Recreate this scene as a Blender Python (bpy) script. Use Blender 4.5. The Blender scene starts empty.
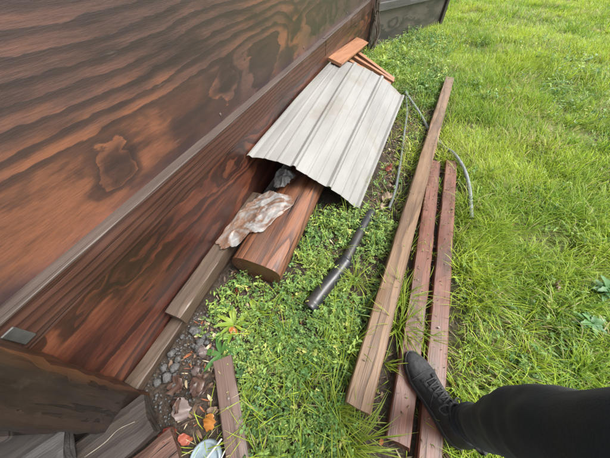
import bpy, bmesh, math, random
import numpy as np
from mathutils import Vector, Matrix, noise as mnoise

random.seed(7)
RNG = np.random.default_rng(11)
R = math.radians
scene = bpy.context.scene
COL = scene.collection

# ------------------------------------------------------------------ camera
CAM_H = 1.15
cam_data = bpy.data.cameras.new("camera")
cam = bpy.data.objects.new("camera", cam_data)
COL.objects.link(cam)
cam_data.sensor_width = 36.0
cam_data.lens = 237.0 / 610.0 * 36.0
cam_data.clip_start = 0.02
cam_data.clip_end = 600.0
cam.location = (0, 0, CAM_H)
cam.rotation_euler = (R(90 - 51.6), 0, R(21.0))
scene.camera = cam

# ------------------------------------------------------------------ sky, sun, exposure
SUN_EL, SUN_AZ = 58.0, 75.0          # azimuth clockwise from +Y
world = bpy.data.worlds.new("World")
scene.world = world
world.use_nodes = True
wn = world.node_tree
bg = wn.nodes["Background"]
sky = wn.nodes.new("ShaderNodeTexSky")
sky.sky_type = 'NISHITA'
sky.sun_disc = False
sky.sun_elevation = R(SUN_EL)
sky.sun_rotation = R(SUN_AZ)
sky.air_density = 1.0
sky.dust_density = 4.0
hs = wn.nodes.new("ShaderNodeHueSaturation")      # overcast: the blue is veiled
hs.inputs["Saturation"].default_value = 0.22
wn.links.new(sky.outputs[0], hs.inputs["Color"])
wn.links.new(hs.outputs[0], bg.inputs["Color"])
bg.inputs["Strength"].default_value = 0.13

sun_data = bpy.data.lights.new("sun", 'SUN')
sun_data.energy = 1.4
sun_data.angle = R(28)
sun_data.color = (1.0, 0.96, 0.9)
sun = bpy.data.objects.new("sun", sun_data)
COL.objects.link(sun)
_d = Vector((math.sin(R(SUN_AZ)) * math.cos(R(SUN_EL)), math.cos(R(SUN_AZ)) * math.cos(R(SUN_EL)), math.sin(R(SUN_EL))))
sun.rotation_euler = _d.to_track_quat('Z', 'Y').to_euler()
sun.location = (4, 2, 6)

scene.view_settings.view_transform = 'Standard'
scene.view_settings.look = 'None'
scene.view_settings.gamma = 1.0
scene.view_settings.exposure = 1.55


# ------------------------------------------------------------------ node helper
class G:
    def __init__(self, name):
        self.m = bpy.data.materials.new(name)
        self.m.use_nodes = True
        self.t = self.m.node_tree
        self.b = self.t.nodes["Principled BSDF"]
        self.o = self.t.nodes["Material Output"]

    def n(self, typ, **kw):
        nd = self.t.nodes.new(typ)
        for k, v in kw.items():
            setattr(nd, k, v)
        return nd

    def set(self, sock, v):
        if isinstance(v, bpy.types.NodeSocket):
            self.t.links.new(v, sock)
        elif isinstance(v, (tuple, list)) and len(v) == 3 and sock.type == 'RGBA':
            sock.default_value = (*v, 1)
        else:
            sock.default_value = v

    def math(self, op, a, b=0.0, c=None, clamp=False):
        nd = self.n("ShaderNodeMath", operation=op, use_clamp=clamp)
        self.set(nd.inputs[0], a); self.set(nd.inputs[1], b)
        if c is not None: self.set(nd.inputs[2], c)
        return nd.outputs[0]

    def coord(self, which="Object"):
        return self.n("ShaderNodeTexCoord").outputs[which]

    def map(self, vec, scale=(1, 1, 1), loc=(0, 0, 0), rot=(0, 0, 0)):
        nd = self.n("ShaderNodeMapping")
        self.set(nd.inputs["Vector"], vec)
        nd.inputs["Scale"].default_value = scale
        self.set(nd.inputs["Location"], loc)
        nd.inputs["Rotation"].default_value = rot
        return nd.outputs[0]

    def noise(self, vec, scale=5, detail=3, rough=0.5, dist=0.0, out=0):
        nd = self.n("ShaderNodeTexNoise")
        self.set(nd.inputs["Vector"], vec)
        nd.inputs["Scale"].default_value = scale
        nd.inputs["Detail"].default_value = detail
        nd.inputs["Roughness"].default_value = rough
        nd.inputs["Distortion"].default_value = dist
        return nd.outputs[out]

    def ramp(self, fac, stops, interp='LINEAR'):
        nd = self.n("ShaderNodeValToRGB")
        cr = nd.color_ramp
        cr.interpolation = interp
        while len(cr.elements) < len(stops): cr.elements.new(0.5)
        for e, (p, c) in zip(cr.elements, stops):
            e.position = p
            e.color = (*c, 1) if len(c) == 3 else c
        self.set(nd.inputs[0], fac)
        return nd.outputs[0]

    def framp(self, fac, stops, interp='LINEAR'):
        return self.ramp(fac, [(p, (v, v, v)) for p, v in stops], interp)

    def mix(self, fac, a, b, blend='MIX'):
        nd = self.n("ShaderNodeMix", data_type='RGBA', blend_type=blend)
        self.set(nd.inputs[0], fac); self.set(nd.inputs[6], a); self.set(nd.inputs[7], b)
        return nd.outputs[2]

    def xyz(self, vec):
        nd = self.n("ShaderNodeSeparateXYZ"); self.set(nd.inputs[0], vec)
        return nd.outputs

    def rnd(self):
        return self.n("ShaderNodeObjectInfo").outputs["Random"]

    def bump(self, h, strength=0.3, dist=0.004):
        nd = self.n("ShaderNodeBump")
        nd.inputs["Strength"].default_value = strength
        nd.inputs["Distance"].default_value = dist
        self.set(nd.inputs["Height"], h)
        self.set(self.b.inputs["Normal"], nd.outputs[0])

    def fin(self, col, rough=0.5, spec=0.5, metal=0.0):
        self.set(self.b.inputs["Base Color"], col)
        self.set(self.b.inputs["Roughness"], rough)
        self.set(self.b.inputs["Specular IOR Level"], spec)
        self.set(self.b.inputs["Metallic"], metal)
        return self.m


def lumber(name, dark, mid, light, ring=55.0, rough=0.45, axis=(0.03, -0.06), streak=0.5, grey=0.0, 
           stain=(0.03, 0.022, 0.018), stain_amt=0.5, bump=0.5, spec=0.4, upright=False, checks=0.6, side=None):
    """Sawn softwood, length along local X: true ring field cut by the faces."""
    g = G(name)
    co = g.coord()
    if upright:
        sx, sy, sz = g.xyz(co)
        sw = g.n("ShaderNodeCombineXYZ"); g.set(sw.inputs[0], sz); g.set(sw.inputs[1], sy); g.set(sw.inputs[2], sx)
        co = sw.outputs[0]
    off = g.math('MULTIPLY', g.rnd(), 37.0)
    cmb = g.n("ShaderNodeCombineXYZ"); g.set(cmb.inputs[0], off); g.set(cmb.inputs[1], 0.0); g.set(cmb.inputs[2], 0.0)
    va = g.n("ShaderNodeVectorMath", operation='ADD'); g.set(va.inputs[0], co); g.set(va.inputs[1], cmb.outputs[0])
    p = va.outputs[0]
    x, y, z = g.xyz(p)
    wob = g.noise(g.map(p, (1.6, 9, 9)), 1.0, 2, 0.5)
    wob2 = g.noise(g.map(p, (0.7, 3, 3)), 1.0, 1, 0.5)
    yy = g.math('ADD', g.math('SUBTRACT', y, axis[0]), g.math('MULTIPLY', g.math('SUBTRACT', wob2, 0.5), 0.22))
    zz = g.math('SUBTRACT', z, axis[1])
    rad = g.math('SQRT', g.math('ADD', g.math('MULTIPLY', yy, yy), g.math('MULTIPLY', zz, zz)))
    fld = g.math('ADD', g.math('MULTIPLY', rad, ring), g.math('MULTIPLY', wob, 1.6))
    saw = g.math('FRACT', fld)
    late = g.framp(saw, [(0.0, 0.15), (0.55, 0.3), (0.88, 1.0), (0.97, 0.75), (1.0, 0.1)])
    fib = g.noise(g.map(p, (6, 190, 190)), 1.0, 3, 0.6)
    fib2 = g.noise(g.map(p, (2.2, 40, 40)), 1.0, 3, 0.6)
    c = g.ramp(fib2, [(0.3, mid), (0.7, light)])
    c = g.mix(g.math('MULTIPLY', late, streak), c, dark)
    c = g.mix(g.framp(fib, [(0.35, 0.0), (0.75, 0.45)]), c, dark)
    pat = g.noise(g.map(p, (2.5, 12, 12)), 1.0, 4, 0.6)
    c = g.mix(g.framp(pat, [(0.52, 0.0), (0.72, stain_amt)]), c, stain)
    if grey > 0:
        gp = g.noise(g.map(p, (3, 14, 14), (5, 2, 1)), 1.0, 4, 0.65)
        c = g.mix(g.framp(gp, [(0.4, 0.0), (0.7, grey)]), c, (0.21, 0.19, 0.175))
    ck = g.noise(g.map(p, (1.7, 75, 75), (9, 3, 6)), 1.0, 2, 0.45)
    ckm = g.noise(g.map(p, (2.0, 6, 6), (1, 4, 2)), 1.0, 2, 0.5)
    chk = g.math('MULTIPLY', g.framp(ck, [(0.62, 0.0), (0.67, 1.0)]), g.framp(ckm, [(0.42, 0.0), (0.55, 1.0)]))
    if side:
        rx, ry, rz_ = g.xyz(co)
        fac = g.math('SUBTRACT', g.math('ADD', ry, g.math('MULTIPLY', g.math('SUBTRACT', ckm, 0.5), 0.08)), g.math('ADD', side[0], g.math('MULTIPLY', rx, side[2])))
        c = g.mix(g.math('MULTIPLY', fac, 45.0, clamp=True), c, g.mix(g.math('MULTIPLY', late, 0.6), side[1], dark))
    c = g.mix(g.math('MULTIPLY', chk, checks), c, tuple(q * 0.35 for q in dark))
    dirt = g.noise(g.map(p, (14, 14, 14), (2, 2, 2)), 1.0, 5, 0.7)
    c = g.mix(g.framp(dirt, [(0.6, 0.0), (0.75, 0.4)]), c, (0.06, 0.046, 0.034))
    h = g.math('ADD', g.math('MULTIPLY', fib, 0.7), g.math('MULTIPLY', late, -0.3))
    h = g.math('SUBTRACT', h, g.math('MULTIPLY', chk, 0.8))
    g.bump(h, bump, 0.003)
    rr = g.math('ADD', g.math('MULTIPLY', g.math('SUBTRACT', fib2, 0.5), 0.3), rough)
    g.b.inputs["Coat Weight"].default_value = 0.12       # rain-wet
    g.b.inputs["Coat Roughness"].default_value = 0.33
    return g.fin(c, rr, spec)


def plywood(name, cols, knots=(), vslope=(0.0, 0.0), su=1.3, sv=4.0, amp=4.0, rough=0.38, spec=0.5, seed=0.0, pale_streak=0.3,
            sharp=0.75, patch=(), along='Y', coat=0.22, lstr=0.88, blots=0.6, jags=(0.8, 0.4), tones=(0.32, 0.47, 0.62)):
    """Rotary-cut plywood: grain lines are the contours of one smooth height field over the panel."""
    g = G(name)
    co = g.coord()
    x, y, z = g.xyz(co)
    u = y if along == 'Y' else x
    cmb = g.n("ShaderNodeCombineXYZ"); g.set(cmb.inputs[0], u); g.set(cmb.inputs[1], z); cmb.inputs[2].default_value = seed
    p = cmb.outputs[0]
    big = g.noise(g.map(p, (su, sv, 1)), 1.0, 1.5, 0.45)
    jag = g.noise(g.map(p, (9, 26, 1)), 1.0, 3, 0.6)
    fine = g.noise(g.map(p, (22, 55, 1), (4, 3, 0)), 1.0, 2, 0.6)
    fld = g.math('ADD', g.math('MULTIPLY', big, amp), g.math('ADD', g.math('MULTIPLY', jag, jags[0]), g.math('MULTIPLY', fine, jags[1])))
    # steeper (denser lines) above a height
    up = g.math('MAXIMUM', g.math('SUBTRACT', z, vslope[0]), 0.0)
    fld = g.math('ADD', fld, g.math('MULTIPLY', up, vslope[1]))
    kd = None
    wv = g.noise(g.map(p, (7, 13, 1), (2, 9, 0)), 1.0, 2, 0.5, 0, 1)
    wr_, wg_, _b = g.n("ShaderNodeSeparateColor").outputs[:3]
    g.set(wr_.node.inputs[0], wv)
    ku_ = g.math('ADD', u, g.math('MULTIPLY', g.math('SUBTRACT', wr_, 0.5), 0.22))
    kv_ = g.math('ADD', z, g.math('MULTIPLY', g.math('SUBTRACT', wg_, 0.5), 0.13))
    for (ku, kv, kr, ka, ks) in knots:          # centre, radius, height, stretch
        du = g.math('DIVIDE', g.math('SUBTRACT', ku_, ku), kr * ks)
        dv = g.math('DIVIDE', g.math('SUBTRACT', kv_, kv), kr)
        d2 = g.math('ADD', g.math('MULTIPLY', du, du), g.math('MULTIPLY', dv, dv))
        e = g.math('POWER', 2.718, g.math('MULTIPLY', d2, -1.0))
        fld = g.math('ADD', fld, g.math('MULTIPLY', e, ka))
        kd = e if kd is None else g.math('MAXIMUM', kd, e)
    saw = g.math('FRACT', fld)
    line = g.framp(saw, [(0.0, 0.12), (0.3, 0.02), (sharp - 0.2, 0.25), (sharp, 0.85), (0.9, 1.0), (0.97, 0.8), (1.0, 0.12)])
    fib = g.noise(g.map(p, (26, 260, 1)), 1.0, 4, 0.7)
    fib2 = g.noise(g.map(p, (6.0, 50, 1)), 1.0, 4, 0.65)
    tone = g.noise(g.map(p, (1.4, 2.6, 1), (3.1, 0.4, 0)), 1.0, 3, 0.55)
    for (pu, pv, pr_, pk, ps) in patch:         # orange where flat sawn; negative ones paint the mauve sheen into the colour
        du = g.math('DIVIDE', g.math('SUBTRACT', u, pu), pr_ * ps)
        dv = g.math('DIVIDE', g.math('SUBTRACT', z, pv), pr_)
        e = g.math('POWER', 2.718, g.math('MULTIPLY', g.math('ADD', g.math('MULTIPLY', du, du), g.math('MULTIPLY', dv, dv)), -1.0))
        tone = g.math('ADD', tone, g.math('MULTIPLY', e, pk))
    c = g.ramp(g.math('ADD', tone, g.math('ADD', g.math('MULTIPLY', g.math('SUBTRACT', jag, 0.5), 0.3), g.math('MULTIPLY', g.math('SUBTRACT', fib2, 0.5), 0.45))),
               [(tones[0], cols[0]), (tones[1], cols[1]), (tones[2], cols[2])])
    c = g.mix(g.math('MULTIPLY', line, lstr), c, cols[3])
    thin = g.math('FRACT', g.math('MULTIPLY', fld, 3.0))
    tl = g.math('MULTIPLY', g.framp(thin, [(0.0, 0.0), (0.6, 0.0), (0.85, 1.0), (1.0, 0.0)]), g.framp(tone, [(0.3, 0.55), (0.55, 0.12)]))
    c = g.mix(tl, c, cols[3])
    blot = g.noise(g.map(p, (2.2, 9, 1), (8, 1, 2)), 1.0, 4, 0.55)
    c = g.mix(g.framp(blot, [(0.52, 0.0), (0.64, blots)]), c, cols[3])
    c = g.mix(g.framp(fib, [(0.45, 0.0), (0.75, 0.45)]), c, cols[3])
    wear = g.noise(g.map(p, (5, 60, 1), (1, 7, 4)), 1.0, 4, 0.7)
    c = g.mix(g.framp(wear, [(0.66, 0.0), (0.78, pale_streak)]), c, cols[4])  # paler colour mixed into streaks along the grain
    if kd is not None:
        c = g.mix(g.framp(kd, [(0.25, 0.0), (0.6, 0.8), (0.8, 0.7), (0.95, 0.15)]), c, cols[3])
    g.bump(g.math('ADD', g.math('MULTIPLY', fib, 0.6), g.math('MULTIPLY', line, 0.08)), 0.35, 0.003)
    rr = g.math('ADD', rough, g.math('MULTIPLY', g.math('SUBTRACT', fib2, 0.5), 0.3))
    g.b.inputs["Coat Weight"].default_value = coat
    g.b.inputs["Coat Roughness"].default_value = 0.3
    return g.fin(c, rr, spec)


def plain(name, col, rough=0.5, spec=0.5, metal=0.0, var=0.25, scale=30, bump=0.15, dist=0.002, col2=None, stretch=(1, 1, 1)):
    g = G(name)
    co = g.map(g.coord(), stretch)
    n1 = g.noise(co, scale, 4, 0.6)
    n2 = g.noise(co, scale * 0.22, 3, 0.6)
    d = tuple(c * (1 - var) for c in col); l = tuple(min(1, c * (1 + var)) for c in col)
    c = g.ramp(n1, [(0.3, d), (0.7, l)])
    if col2: c = g.mix(g.framp(n2, [(0.48, 0.0), (0.62, 0.85)]), c, col2)
    g.bump(n1, bump, dist)
    return g.fin(c, g.math('ADD', rough, g.math('MULTIPLY', g.math('SUBTRACT', n2, 0.5), 0.25)), spec, metal)


def leafmat(name, trans=0.35, rough=0.45, mult=None):
    g = G(name)
    at = g.n("ShaderNodeAttribute"); at.attribute_name = "Col"
    c = at.outputs["Color"]
    m = g.fin(c, rough, 0.35)
    tr = g.n("ShaderNodeBsdfTranslucent")
    g.set(tr.inputs["Color"], c)
    mx = g.n("ShaderNodeMixShader"); mx.inputs[0].default_value = trans
    g.t.links.new(g.b.outputs[0], mx.inputs[1]); g.t.links.new(tr.outputs[0], mx.inputs[2])
    g.t.links.new(mx.outputs[0], g.o.inputs["Surface"])
    return m


def leafsolid(name, c1, c2, trans=0.3, rough=0.45, scale=40):
    g = G(name)
    n1 = g.noise(g.coord(), scale, 3, 0.6)
    r = g.rnd()
    c = g.ramp(g.math('ADD', g.math('MULTIPLY', n1, 0.6), g.math('MULTIPLY', r, 0.4)), [(0.25, c1), (0.75, c2)])
    m = g.fin(c, rough, 0.4)
    tr = g.n("ShaderNodeBsdfTranslucent"); g.set(tr.inputs["Color"], c)
    mx = g.n("ShaderNodeMixShader"); mx.inputs[0].default_value = trans
    g.t.links.new(g.b.outputs[0], mx.inputs[1]); g.t.links.new(tr.outputs[0], mx.inputs[2])
    g.t.links.new(mx.outputs[0], g.o.inputs["Surface"])
    return m


# ------------------------------------------------------------------ object helpers
def tag(o, label=None, cat=None, group=None, kind=None):
    if label: o["label"] = label
    if cat: o["category"] = cat
    if group: o["group"] = group
    if kind: o["kind"] = kind
    return o


def empty(name, loc=(0, 0, 0), rot=(0, 0, 0)):
    o = bpy.data.objects.new(name, None)
    o.empty_display_size = 0.1
    o.location = loc; o.rotation_euler = rot
    COL.objects.link(o)
    return o


def link(name, me, mat=None, parent=None, loc=(0, 0, 0), rot=(0, 0, 0), smooth=False):
    o = bpy.data.objects.new(name, me)
    COL.objects.link(o)
    o.location = loc; o.rotation_euler = rot
    if parent: o.parent = parent
    if mat and not me.materials: me.materials.append(mat)
    if smooth:
        me.polygons.foreach_set("use_smooth", [True] * len(me.polygons)); me.update()
    return o


def pydata(name, v, f):
    me = bpy.data.meshes.new(name)
    me.from_pydata([tuple(p) for p in v], [], f)
    me.update()
    return me


def npmesh(name, verts, quads=None, tris=None, cols=None):
    me = bpy.data.meshes.new(name)
    nv = len(verts)
    me.vertices.add(nv); me.vertices.foreach_set("co", np.ascontiguousarray(verts, dtype=np.float32).ravel())
    parts = []; starts = []; tot = 0
    for arr, k in ((quads, 4), (tris, 3)):
        if arr is None or len(arr) == 0: continue
        parts.append(np.ascontiguousarray(arr, dtype=np.int32).ravel())
        starts.append(tot + np.arange(len(arr), dtype=np.int32) * k)
        tot += len(arr) * k
    me.loops.add(tot); me.loops.foreach_set("vertex_index", np.concatenate(parts))
    st = np.concatenate(starts)
    me.polygons.add(len(st)); me.polygons.foreach_set("loop_start", st)
    me.polygons.foreach_set("use_smooth", np.ones(len(st), dtype=bool))
    me.update(calc_edges=True)
    if cols is not None:
        ca = me.color_attributes.new("Col", 'FLOAT_COLOR', 'POINT')
        c4 = np.ones((nv, 4), dtype=np.float32); c4[:, :3] = cols
        ca.data.foreach_set("color", c4.ravel())
    me.validate()
    return me


def boxmesh(name, L, W, T, seg=12, bev=0.004, jit=0.0012, bow=0.0, chip=0.0, seed=0, cupz=0.0):
    """A sawn piece of timber, length on X, bottom at z=0; eased edges, slight bow, ragged ends."""
    rs = random.Random(seed)
    bm = bmesh.new()
    prof = [(-W / 2 + bev, 0), (W / 2 - bev, 0), (W / 2, bev), (W / 2, T - bev), (W / 2 - bev, T), (0, T + cupz), (-W / 2 + bev, T), (-W / 2, T - bev), (-W / 2, bev)]
    rings = []
    for i in range(seg + 1):
        t = i / seg
        x = -L / 2 + L * t
        b = bow * (4 * t * (1 - t))
        r = []
        for (y, z) in prof:
            dx = rs.uniform(-chip, chip) if i in (0, seg) else 0
            e = 2.0 if i in (0, seg) else 1.0
            r.append(bm.verts.new((x + dx, y + b + rs.uniform(-jit, jit) * e, z + rs.uniform(-jit, jit) * e)))
        rings.append(r)
    k = len(prof)
    for i in range(seg):
        for j in range(k):
            bm.faces.new((rings[i][j], rings[i][(j + 1) % k], rings[i + 1][(j + 1) % k], rings[i + 1][j]))
    bm.faces.new(list(reversed(rings[0]))); bm.faces.new(rings[-1])
    bmesh.ops.recalc_face_normals(bm, faces=bm.faces)
    me = bpy.data.meshes.new(name); bm.to_mesh(me); bm.free()
    me.polygons.foreach_set("use_smooth", [True] * len(me.polygons))
    me.set_sharp_from_angle(angle=R(32))
    return me


def board(name, p0, p1, W, T, mat, parent=None, roll=0.0, **kw):
    """Timber from p0 to p1 (centre of its underside)."""
    a, b = Vector(p0), Vector(p1)
    d = b - a
    me = boxmesh(name, d.length, W, T, **kw)
    o = link(name, me, mat, parent)
    rz = math.atan2(d.y, d.x); ry = -math.asin(d.z / d.length)
    o.location = (a + b) / 2
    o.rotation_euler = Matrix.Rotation(rz, 4, 'Z').to_3x3().to_4x4().to_euler() if False else (Matrix.Rotation(rz, 3, 'Z') @ Matrix.Rotation(ry, 3, 'Y') @ Matrix.Rotation(roll, 3, 'X')).to_euler()
    return o


def aabox(name, x0, x1, y0, y1, z0, z1, mat, parent=None, bev=0.003, nseg=1):
    """Axis aligned panel with eased edges; mesh coordinates equal the parent's."""
    bm = bmesh.new()
    bmesh.ops.create_cube(bm, size=1.0)
    for v in bm.verts:
        v.co = Vector((x0 + (v.co.x + .5) * (x1 - x0), y0 + (v.co.y + .5) * (y1 - y0), z0 + (v.co.z + .5) * (z1 - z0)))
    if bev: bmesh.ops.bevel(bm, geom=list(bm.edges), offset=bev, segments=nseg, affect='EDGES')
    me = bpy.data.meshes.new(name); bm.to_mesh(me); bm.free()
    return link(name, me, mat, parent)


def catmull(pts, n):
    pts = [Vector(p) for p in pts]
    P = [pts[0] * 2 - pts[1]] + pts + [pts[-1] * 2 - pts[-2]]
    out = []
    segs = len(pts) - 1
    for i in range(n + 1):
        s = i / n * segs
        k = min(int(s), segs - 1); t = s - k
        a, b, c, d = P[k], P[k + 1], P[k + 2], P[k + 3]
        out.append(0.5 * ((2 * b) + (c - a) * t + (2 * a - 5 * b + 4 * c - d) * t * t + (3 * b - a - 3 * c + d) * t ** 3))
    return out


def tubemesh(name, pts, rad, nring=24, sides=12, cap=True, fn=None, hollow=0.0):
    """Loft a round section along a curve; rad is a number or list of control radii (or (ra, rb))."""
    path = catmull(pts, nring)
    if not isinstance(rad, (list, tuple)): rad = [rad] * len(pts)
    rr = [(r if isinstance(r, (tuple, list)) else (r, r)) for r in rad]
    bm = bmesh.new()
    rings = []
    ref = Vector((0, 0, 1))
    prev = None
    for i, p in enumerate(path):
        t = (path[min(i + 1, nring)] - path[max(i - 1, 0)]).normalized()
        if prev is None:
            if abs(t.dot(ref)) > 0.9: ref = Vector((1, 0, 0))
            a = (ref - t * ref.dot(t)).normalized()
        else:
            a = (prev - t * prev.dot(t)).normalized()
        prev = a
        b = t.cross(a)
        s = i / nring * (len(rr) - 1); k = min(int(s), len(rr) - 2); f = s - k
        f = f * f * (3 - 2 * f)
        ra = rr[k][0] * (1 - f) + rr[k + 1][0] * f; rb = rr[k][1] * (1 - f) + rr[k + 1][1] * f
        ring = []
        for j in range(sides):
            th = 2 * math.pi * j / sides
            q = p + a * (math.cos(th) * ra) + b * (math.sin(th) * rb)
            if fn: q = fn(q, p, i / nring, th)
            ring.append(bm.verts.new(q))
        rings.append(ring)
    for i in range(nring):
        for j in range(sides):
            bm.faces.new((rings[i][j], rings[i][(j + 1) % sides], rings[i + 1][(j + 1) % sides], rings[i + 1][j]))
    if hollow:
        for rg, pi in ((rings[0], 0), (rings[-1], nring)):
            c = path[pi]
            d = (path[1] - path[0]).normalized() if pi == 0 else (path[-2] - path[-1]).normalized()
            inn = [bm.verts.new(c + (v.co - c) * hollow) for v in rg]
            dp = [bm.verts.new(c + (v.co - c) * hollow + d * 0.05) for v in rg]
            for j in range(sides):
                j2 = (j + 1) % sides
                bm.faces.new((rg[j], inn[j], inn[j2], rg[j2]))
                bm.faces.new((inn[j], dp[j], dp[j2], inn[j2]))
            bm.faces.new(dp)
    elif cap:
        bm.faces.new(list(reversed(rings[0]))); bm.faces.new(rings[-1])
    bmesh.ops.recalc_face_normals(bm, faces=bm.faces)
    me = bpy.data.meshes.new(name); bm.to_mesh(me); bm.free()
    me.polygons.foreach_set("use_smooth", [len(p.vertices) == 4 for p in me.polygons])
    return me


def vnoise(x, y, s, seed=0):
    """numpy value noise in 0..1"""
    x = np.asarray(x) * s + 53.7 * seed + 100; y = np.asarray(y) * s + 17.3 * seed + 100
    xi = np.floor(x).astype(np.int64); yi = np.floor(y).astype(np.int64)
    fx = x - xi; fy = y - yi
    fx = fx * fx * (3 - 2 * fx); fy = fy * fy * (3 - 2 * fy)
    def h(a, b):
        n = (a * 374761393 + b * 668265263 + seed * 974711) & 0x7fffffff
        n = ((n ^ (n >> 13)) * 1274126177) & 0x7fffffff
        return ((n ^ (n >> 16)) & 0xffff) / 65535.0
    return (h(xi, yi) * (1 - fx) + h(xi + 1, yi) * fx) * (1 - fy) + (h(xi, yi + 1) * (1 - fx) + h(xi + 1, yi + 1) * fx) * fy


def ground_h(x, y):
    x = np.asarray(x, dtype=float); y = np.asarray(y, dtype=float)
    n = (vnoise(x, y, 1.1, 3) - 0.5) * 0.05 + (vnoise(x, y, 5, 4) - 0.5) * 0.018 + (vnoise(x, y, 16, 5) - 0.5) * 0.007
    m = np.clip((x - 0.55) / 0.5, 0, 1) + np.clip((y - 3.6) / 0.8, 0, 1)       # flat where the lumber lies
    m = np.clip(m, 0.18, 1)
    return n * m - 0.004 - 0.012 * (1 - m)


# ------------------------------------------------------------------ ground
def build_ground():
    fx = np.concatenate([[-160, -80, -40, -20, -10, -5, -3], np.arange(-2, 5.0, 0.045), [5.3, 6, 7, 8.5, 11, 15, 25, 45, 90, 160]])
    fy = np.concatenate([[-160, -80, -40, -20, -10, -5, -2.5, -1.6], np.arange(-1, 6, 0.045), np.arange(6.05, 12, 0.2), [13, 15, 20, 35, 70, 160]])
    X, Y = np.meshgrid(fx, fy)
    Zh = ground_h(X, Y)
    v = np.stack([X, Y, Zh], -1).reshape(-1, 3)
    nx, ny = len(fx), len(fy)
    i = np.arange(nx * ny).reshape(ny, nx)
    q = np.stack([i[:-1, :-1], i[:-1, 1:], i[1:, 1:], i[1:, :-1]], -1).reshape(-1, 4)
    me = npmesh("ground", v, q)
    g = G("soil_and_thatch")
    co = g.coord()
    n1 = g.noise(co, 9, 5, 0.65); n2 = g.noise(co, 70, 4, 0.7); n3 = g.noise(co, 2.3, 3, 0.5)
    soil = g.ramp(n2, [(0.3, (0.018, 0.013, 0.009)), (0.55, (0.05, 0.036, 0.026)), (0.75, (0.11, 0.083, 0.06))])
    thatch = g.ramp(n2, [(0.3, (0.06, 0.07, 0.02)), (0.6, (0.15, 0.16, 0.045)), (0.8, (0.3, 0.27, 0.11))])
    x = g.xyz(co)[0]; y = g.xyz(co)[1]
    lawn = g.math('MAXIMUM', g.framp(g.math('ADD', x, g.math('MULTIPLY', n3, 0.3)), [(0.6, 0.0), (0.85, 1.0)]),
                  g.framp(g.math('MULTIPLY', y, 0.1), [(0.3, 0.0), (0.38, 1.0)]))
    bare = g.framp(n1, [(0.52, 1.0), (0.68, 0.25)])
    c = g.mix(g.math('MULTIPLY', lawn, bare), soil, thatch)
    g.bump(n2, 0.8, 0.012)
    o = link("ground", me, g.fin(c, 0.8, 0.3), smooth=True)
    tag(o, kind="structure", label="soil and thatch ground under grass and weeds", cat="ground")


build_ground()

# ------------------------------------------------------------------ materials
M = {}
M['ply_up'] = plywood("stained_plywood_upper",
    [(0.066, 0.037, 0.036), (0.108, 0.052, 0.042), (0.195, 0.076, 0.042), (0.025, 0.016, 0.018), (0.22, 0.18, 0.17)],
    knots=[(0.333, 0.705, 0.055, 1.5, 1.3), (0.97, 0.735, 0.06, 1.4, 1.3), (1.75, 0.80, 0.09, 1.5, 1.6), (2.6, 0.72, 0.1, 1.5, 1.5), (-0.4, 1.1, .1, 2, 1.5)],
    vslope=(0.80, 26.0), su=1.1, sv=1.8, amp=4.6, rough=0.36, seed=2.3, sharp=0.66, tones=(0.36, 0.52, 0.70), coat=0.35, lstr=0.85, blots=0.75, jags=(0.6, 0.3),
    patch=[(0.55, 0.70, 0.11, 0.3, 3.4), (0.1, 0.70, 0.1, 0.15, 2.0), (1.6, 0.95, 0.2, -0.12, 4), (3.2, .8, .4, -.2, 3), (0.25, 1.1, 0.12, -0.15, 4)])
M['ply_low'] = plywood("stained_plywood_lower",
    [(0.048, 0.015, 0.010), (0.095, 0.029, 0.017), (0.155, 0.053, 0.027), (0.016, 0.008, 0.007), (0.24, 0.16, 0.13)],
    knots=[(1.45, 0.39, 0.06, 4.0, 2.2), (0.8, 0.42, 0.07, 3.0, 2.4), (2.3, 0.3, 0.08, 3, 2), (0.2, 0.44, 0.05, 3.0, 5.0)],
    su=0.8, sv=4.0, amp=9.0, rough=0.36, seed=7.9, sharp=0.6, pale_streak=0.5, blots=0.3, jags=(0.6, 0.3), lstr=0.8)
M['rail'] = lumber("weathered_brown_rail", (0.022, 0.010, 0.008), (0.075, 0.031, 0.021), (0.105, 0.048, 0.033), ring=45, rough=0.48, grey=0.0, streak=0.85, spec=0.25)
M['cap'] = lumber("bleached_rail_edge", (0.05, 0.038, 0.033), (0.078, 0.056, 0.046), (0.11, 0.083, 0.07), ring=40, rough=0.55, streak=0.4, stain_amt=0.6, spec=0.25)
M['ply_far'] = plywood("grey_weathered_plywood",
    [(0.034, 0.028, 0.026), (0.06, 0.048, 0.042), (0.08, 0.064, 0.055), (0.018, 0.016, 0.016), (0.15, 0.135, 0.125)],
    knots=[(0.5, 0.25, 0.07, 1.3, 2.2)], su=0.8, sv=2.5, amp=5.0, rough=0.5, seed=4.4, along='X')
M['post_dark'] = lumber("dark_post_wood", (0.012, 0.009, 0.008), (0.03, 0.021, 0.017), (0.05, 0.036, 0.03), ring=60, rough=0.55, bump=1.0)
M['post_orange'] = lumber("stained_post_wood", (0.006, 0.005, 0.004), (0.014, 0.009, 0.007), (0.03, 0.017, 0.011), ring=28, rough=0.5, bump=1.0, stain_amt=0.95, stain=(0.009, 0.008, 0.007), side=(0.045, (0.075, 0.03, 0.014), 0.0))
M['beam'] = lumber("tan_treated_timber", (0.065, 0.036, 0.018), (0.175, 0.103, 0.055), (0.26, 0.165, 0.095), ring=48, rough=0.45, streak=0.8, stain_amt=0.4, axis=(0.01, -0.03), spec=0.3)
M['red'] = lumber("red_stained_wood", (0.045, 0.014, 0.009), (0.14, 0.048, 0.026), (0.195, 0.085, 0.052), ring=50, rough=0.42, streak=0.5, stain_amt=0.75, grey=0.12, spec=0.3)
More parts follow.
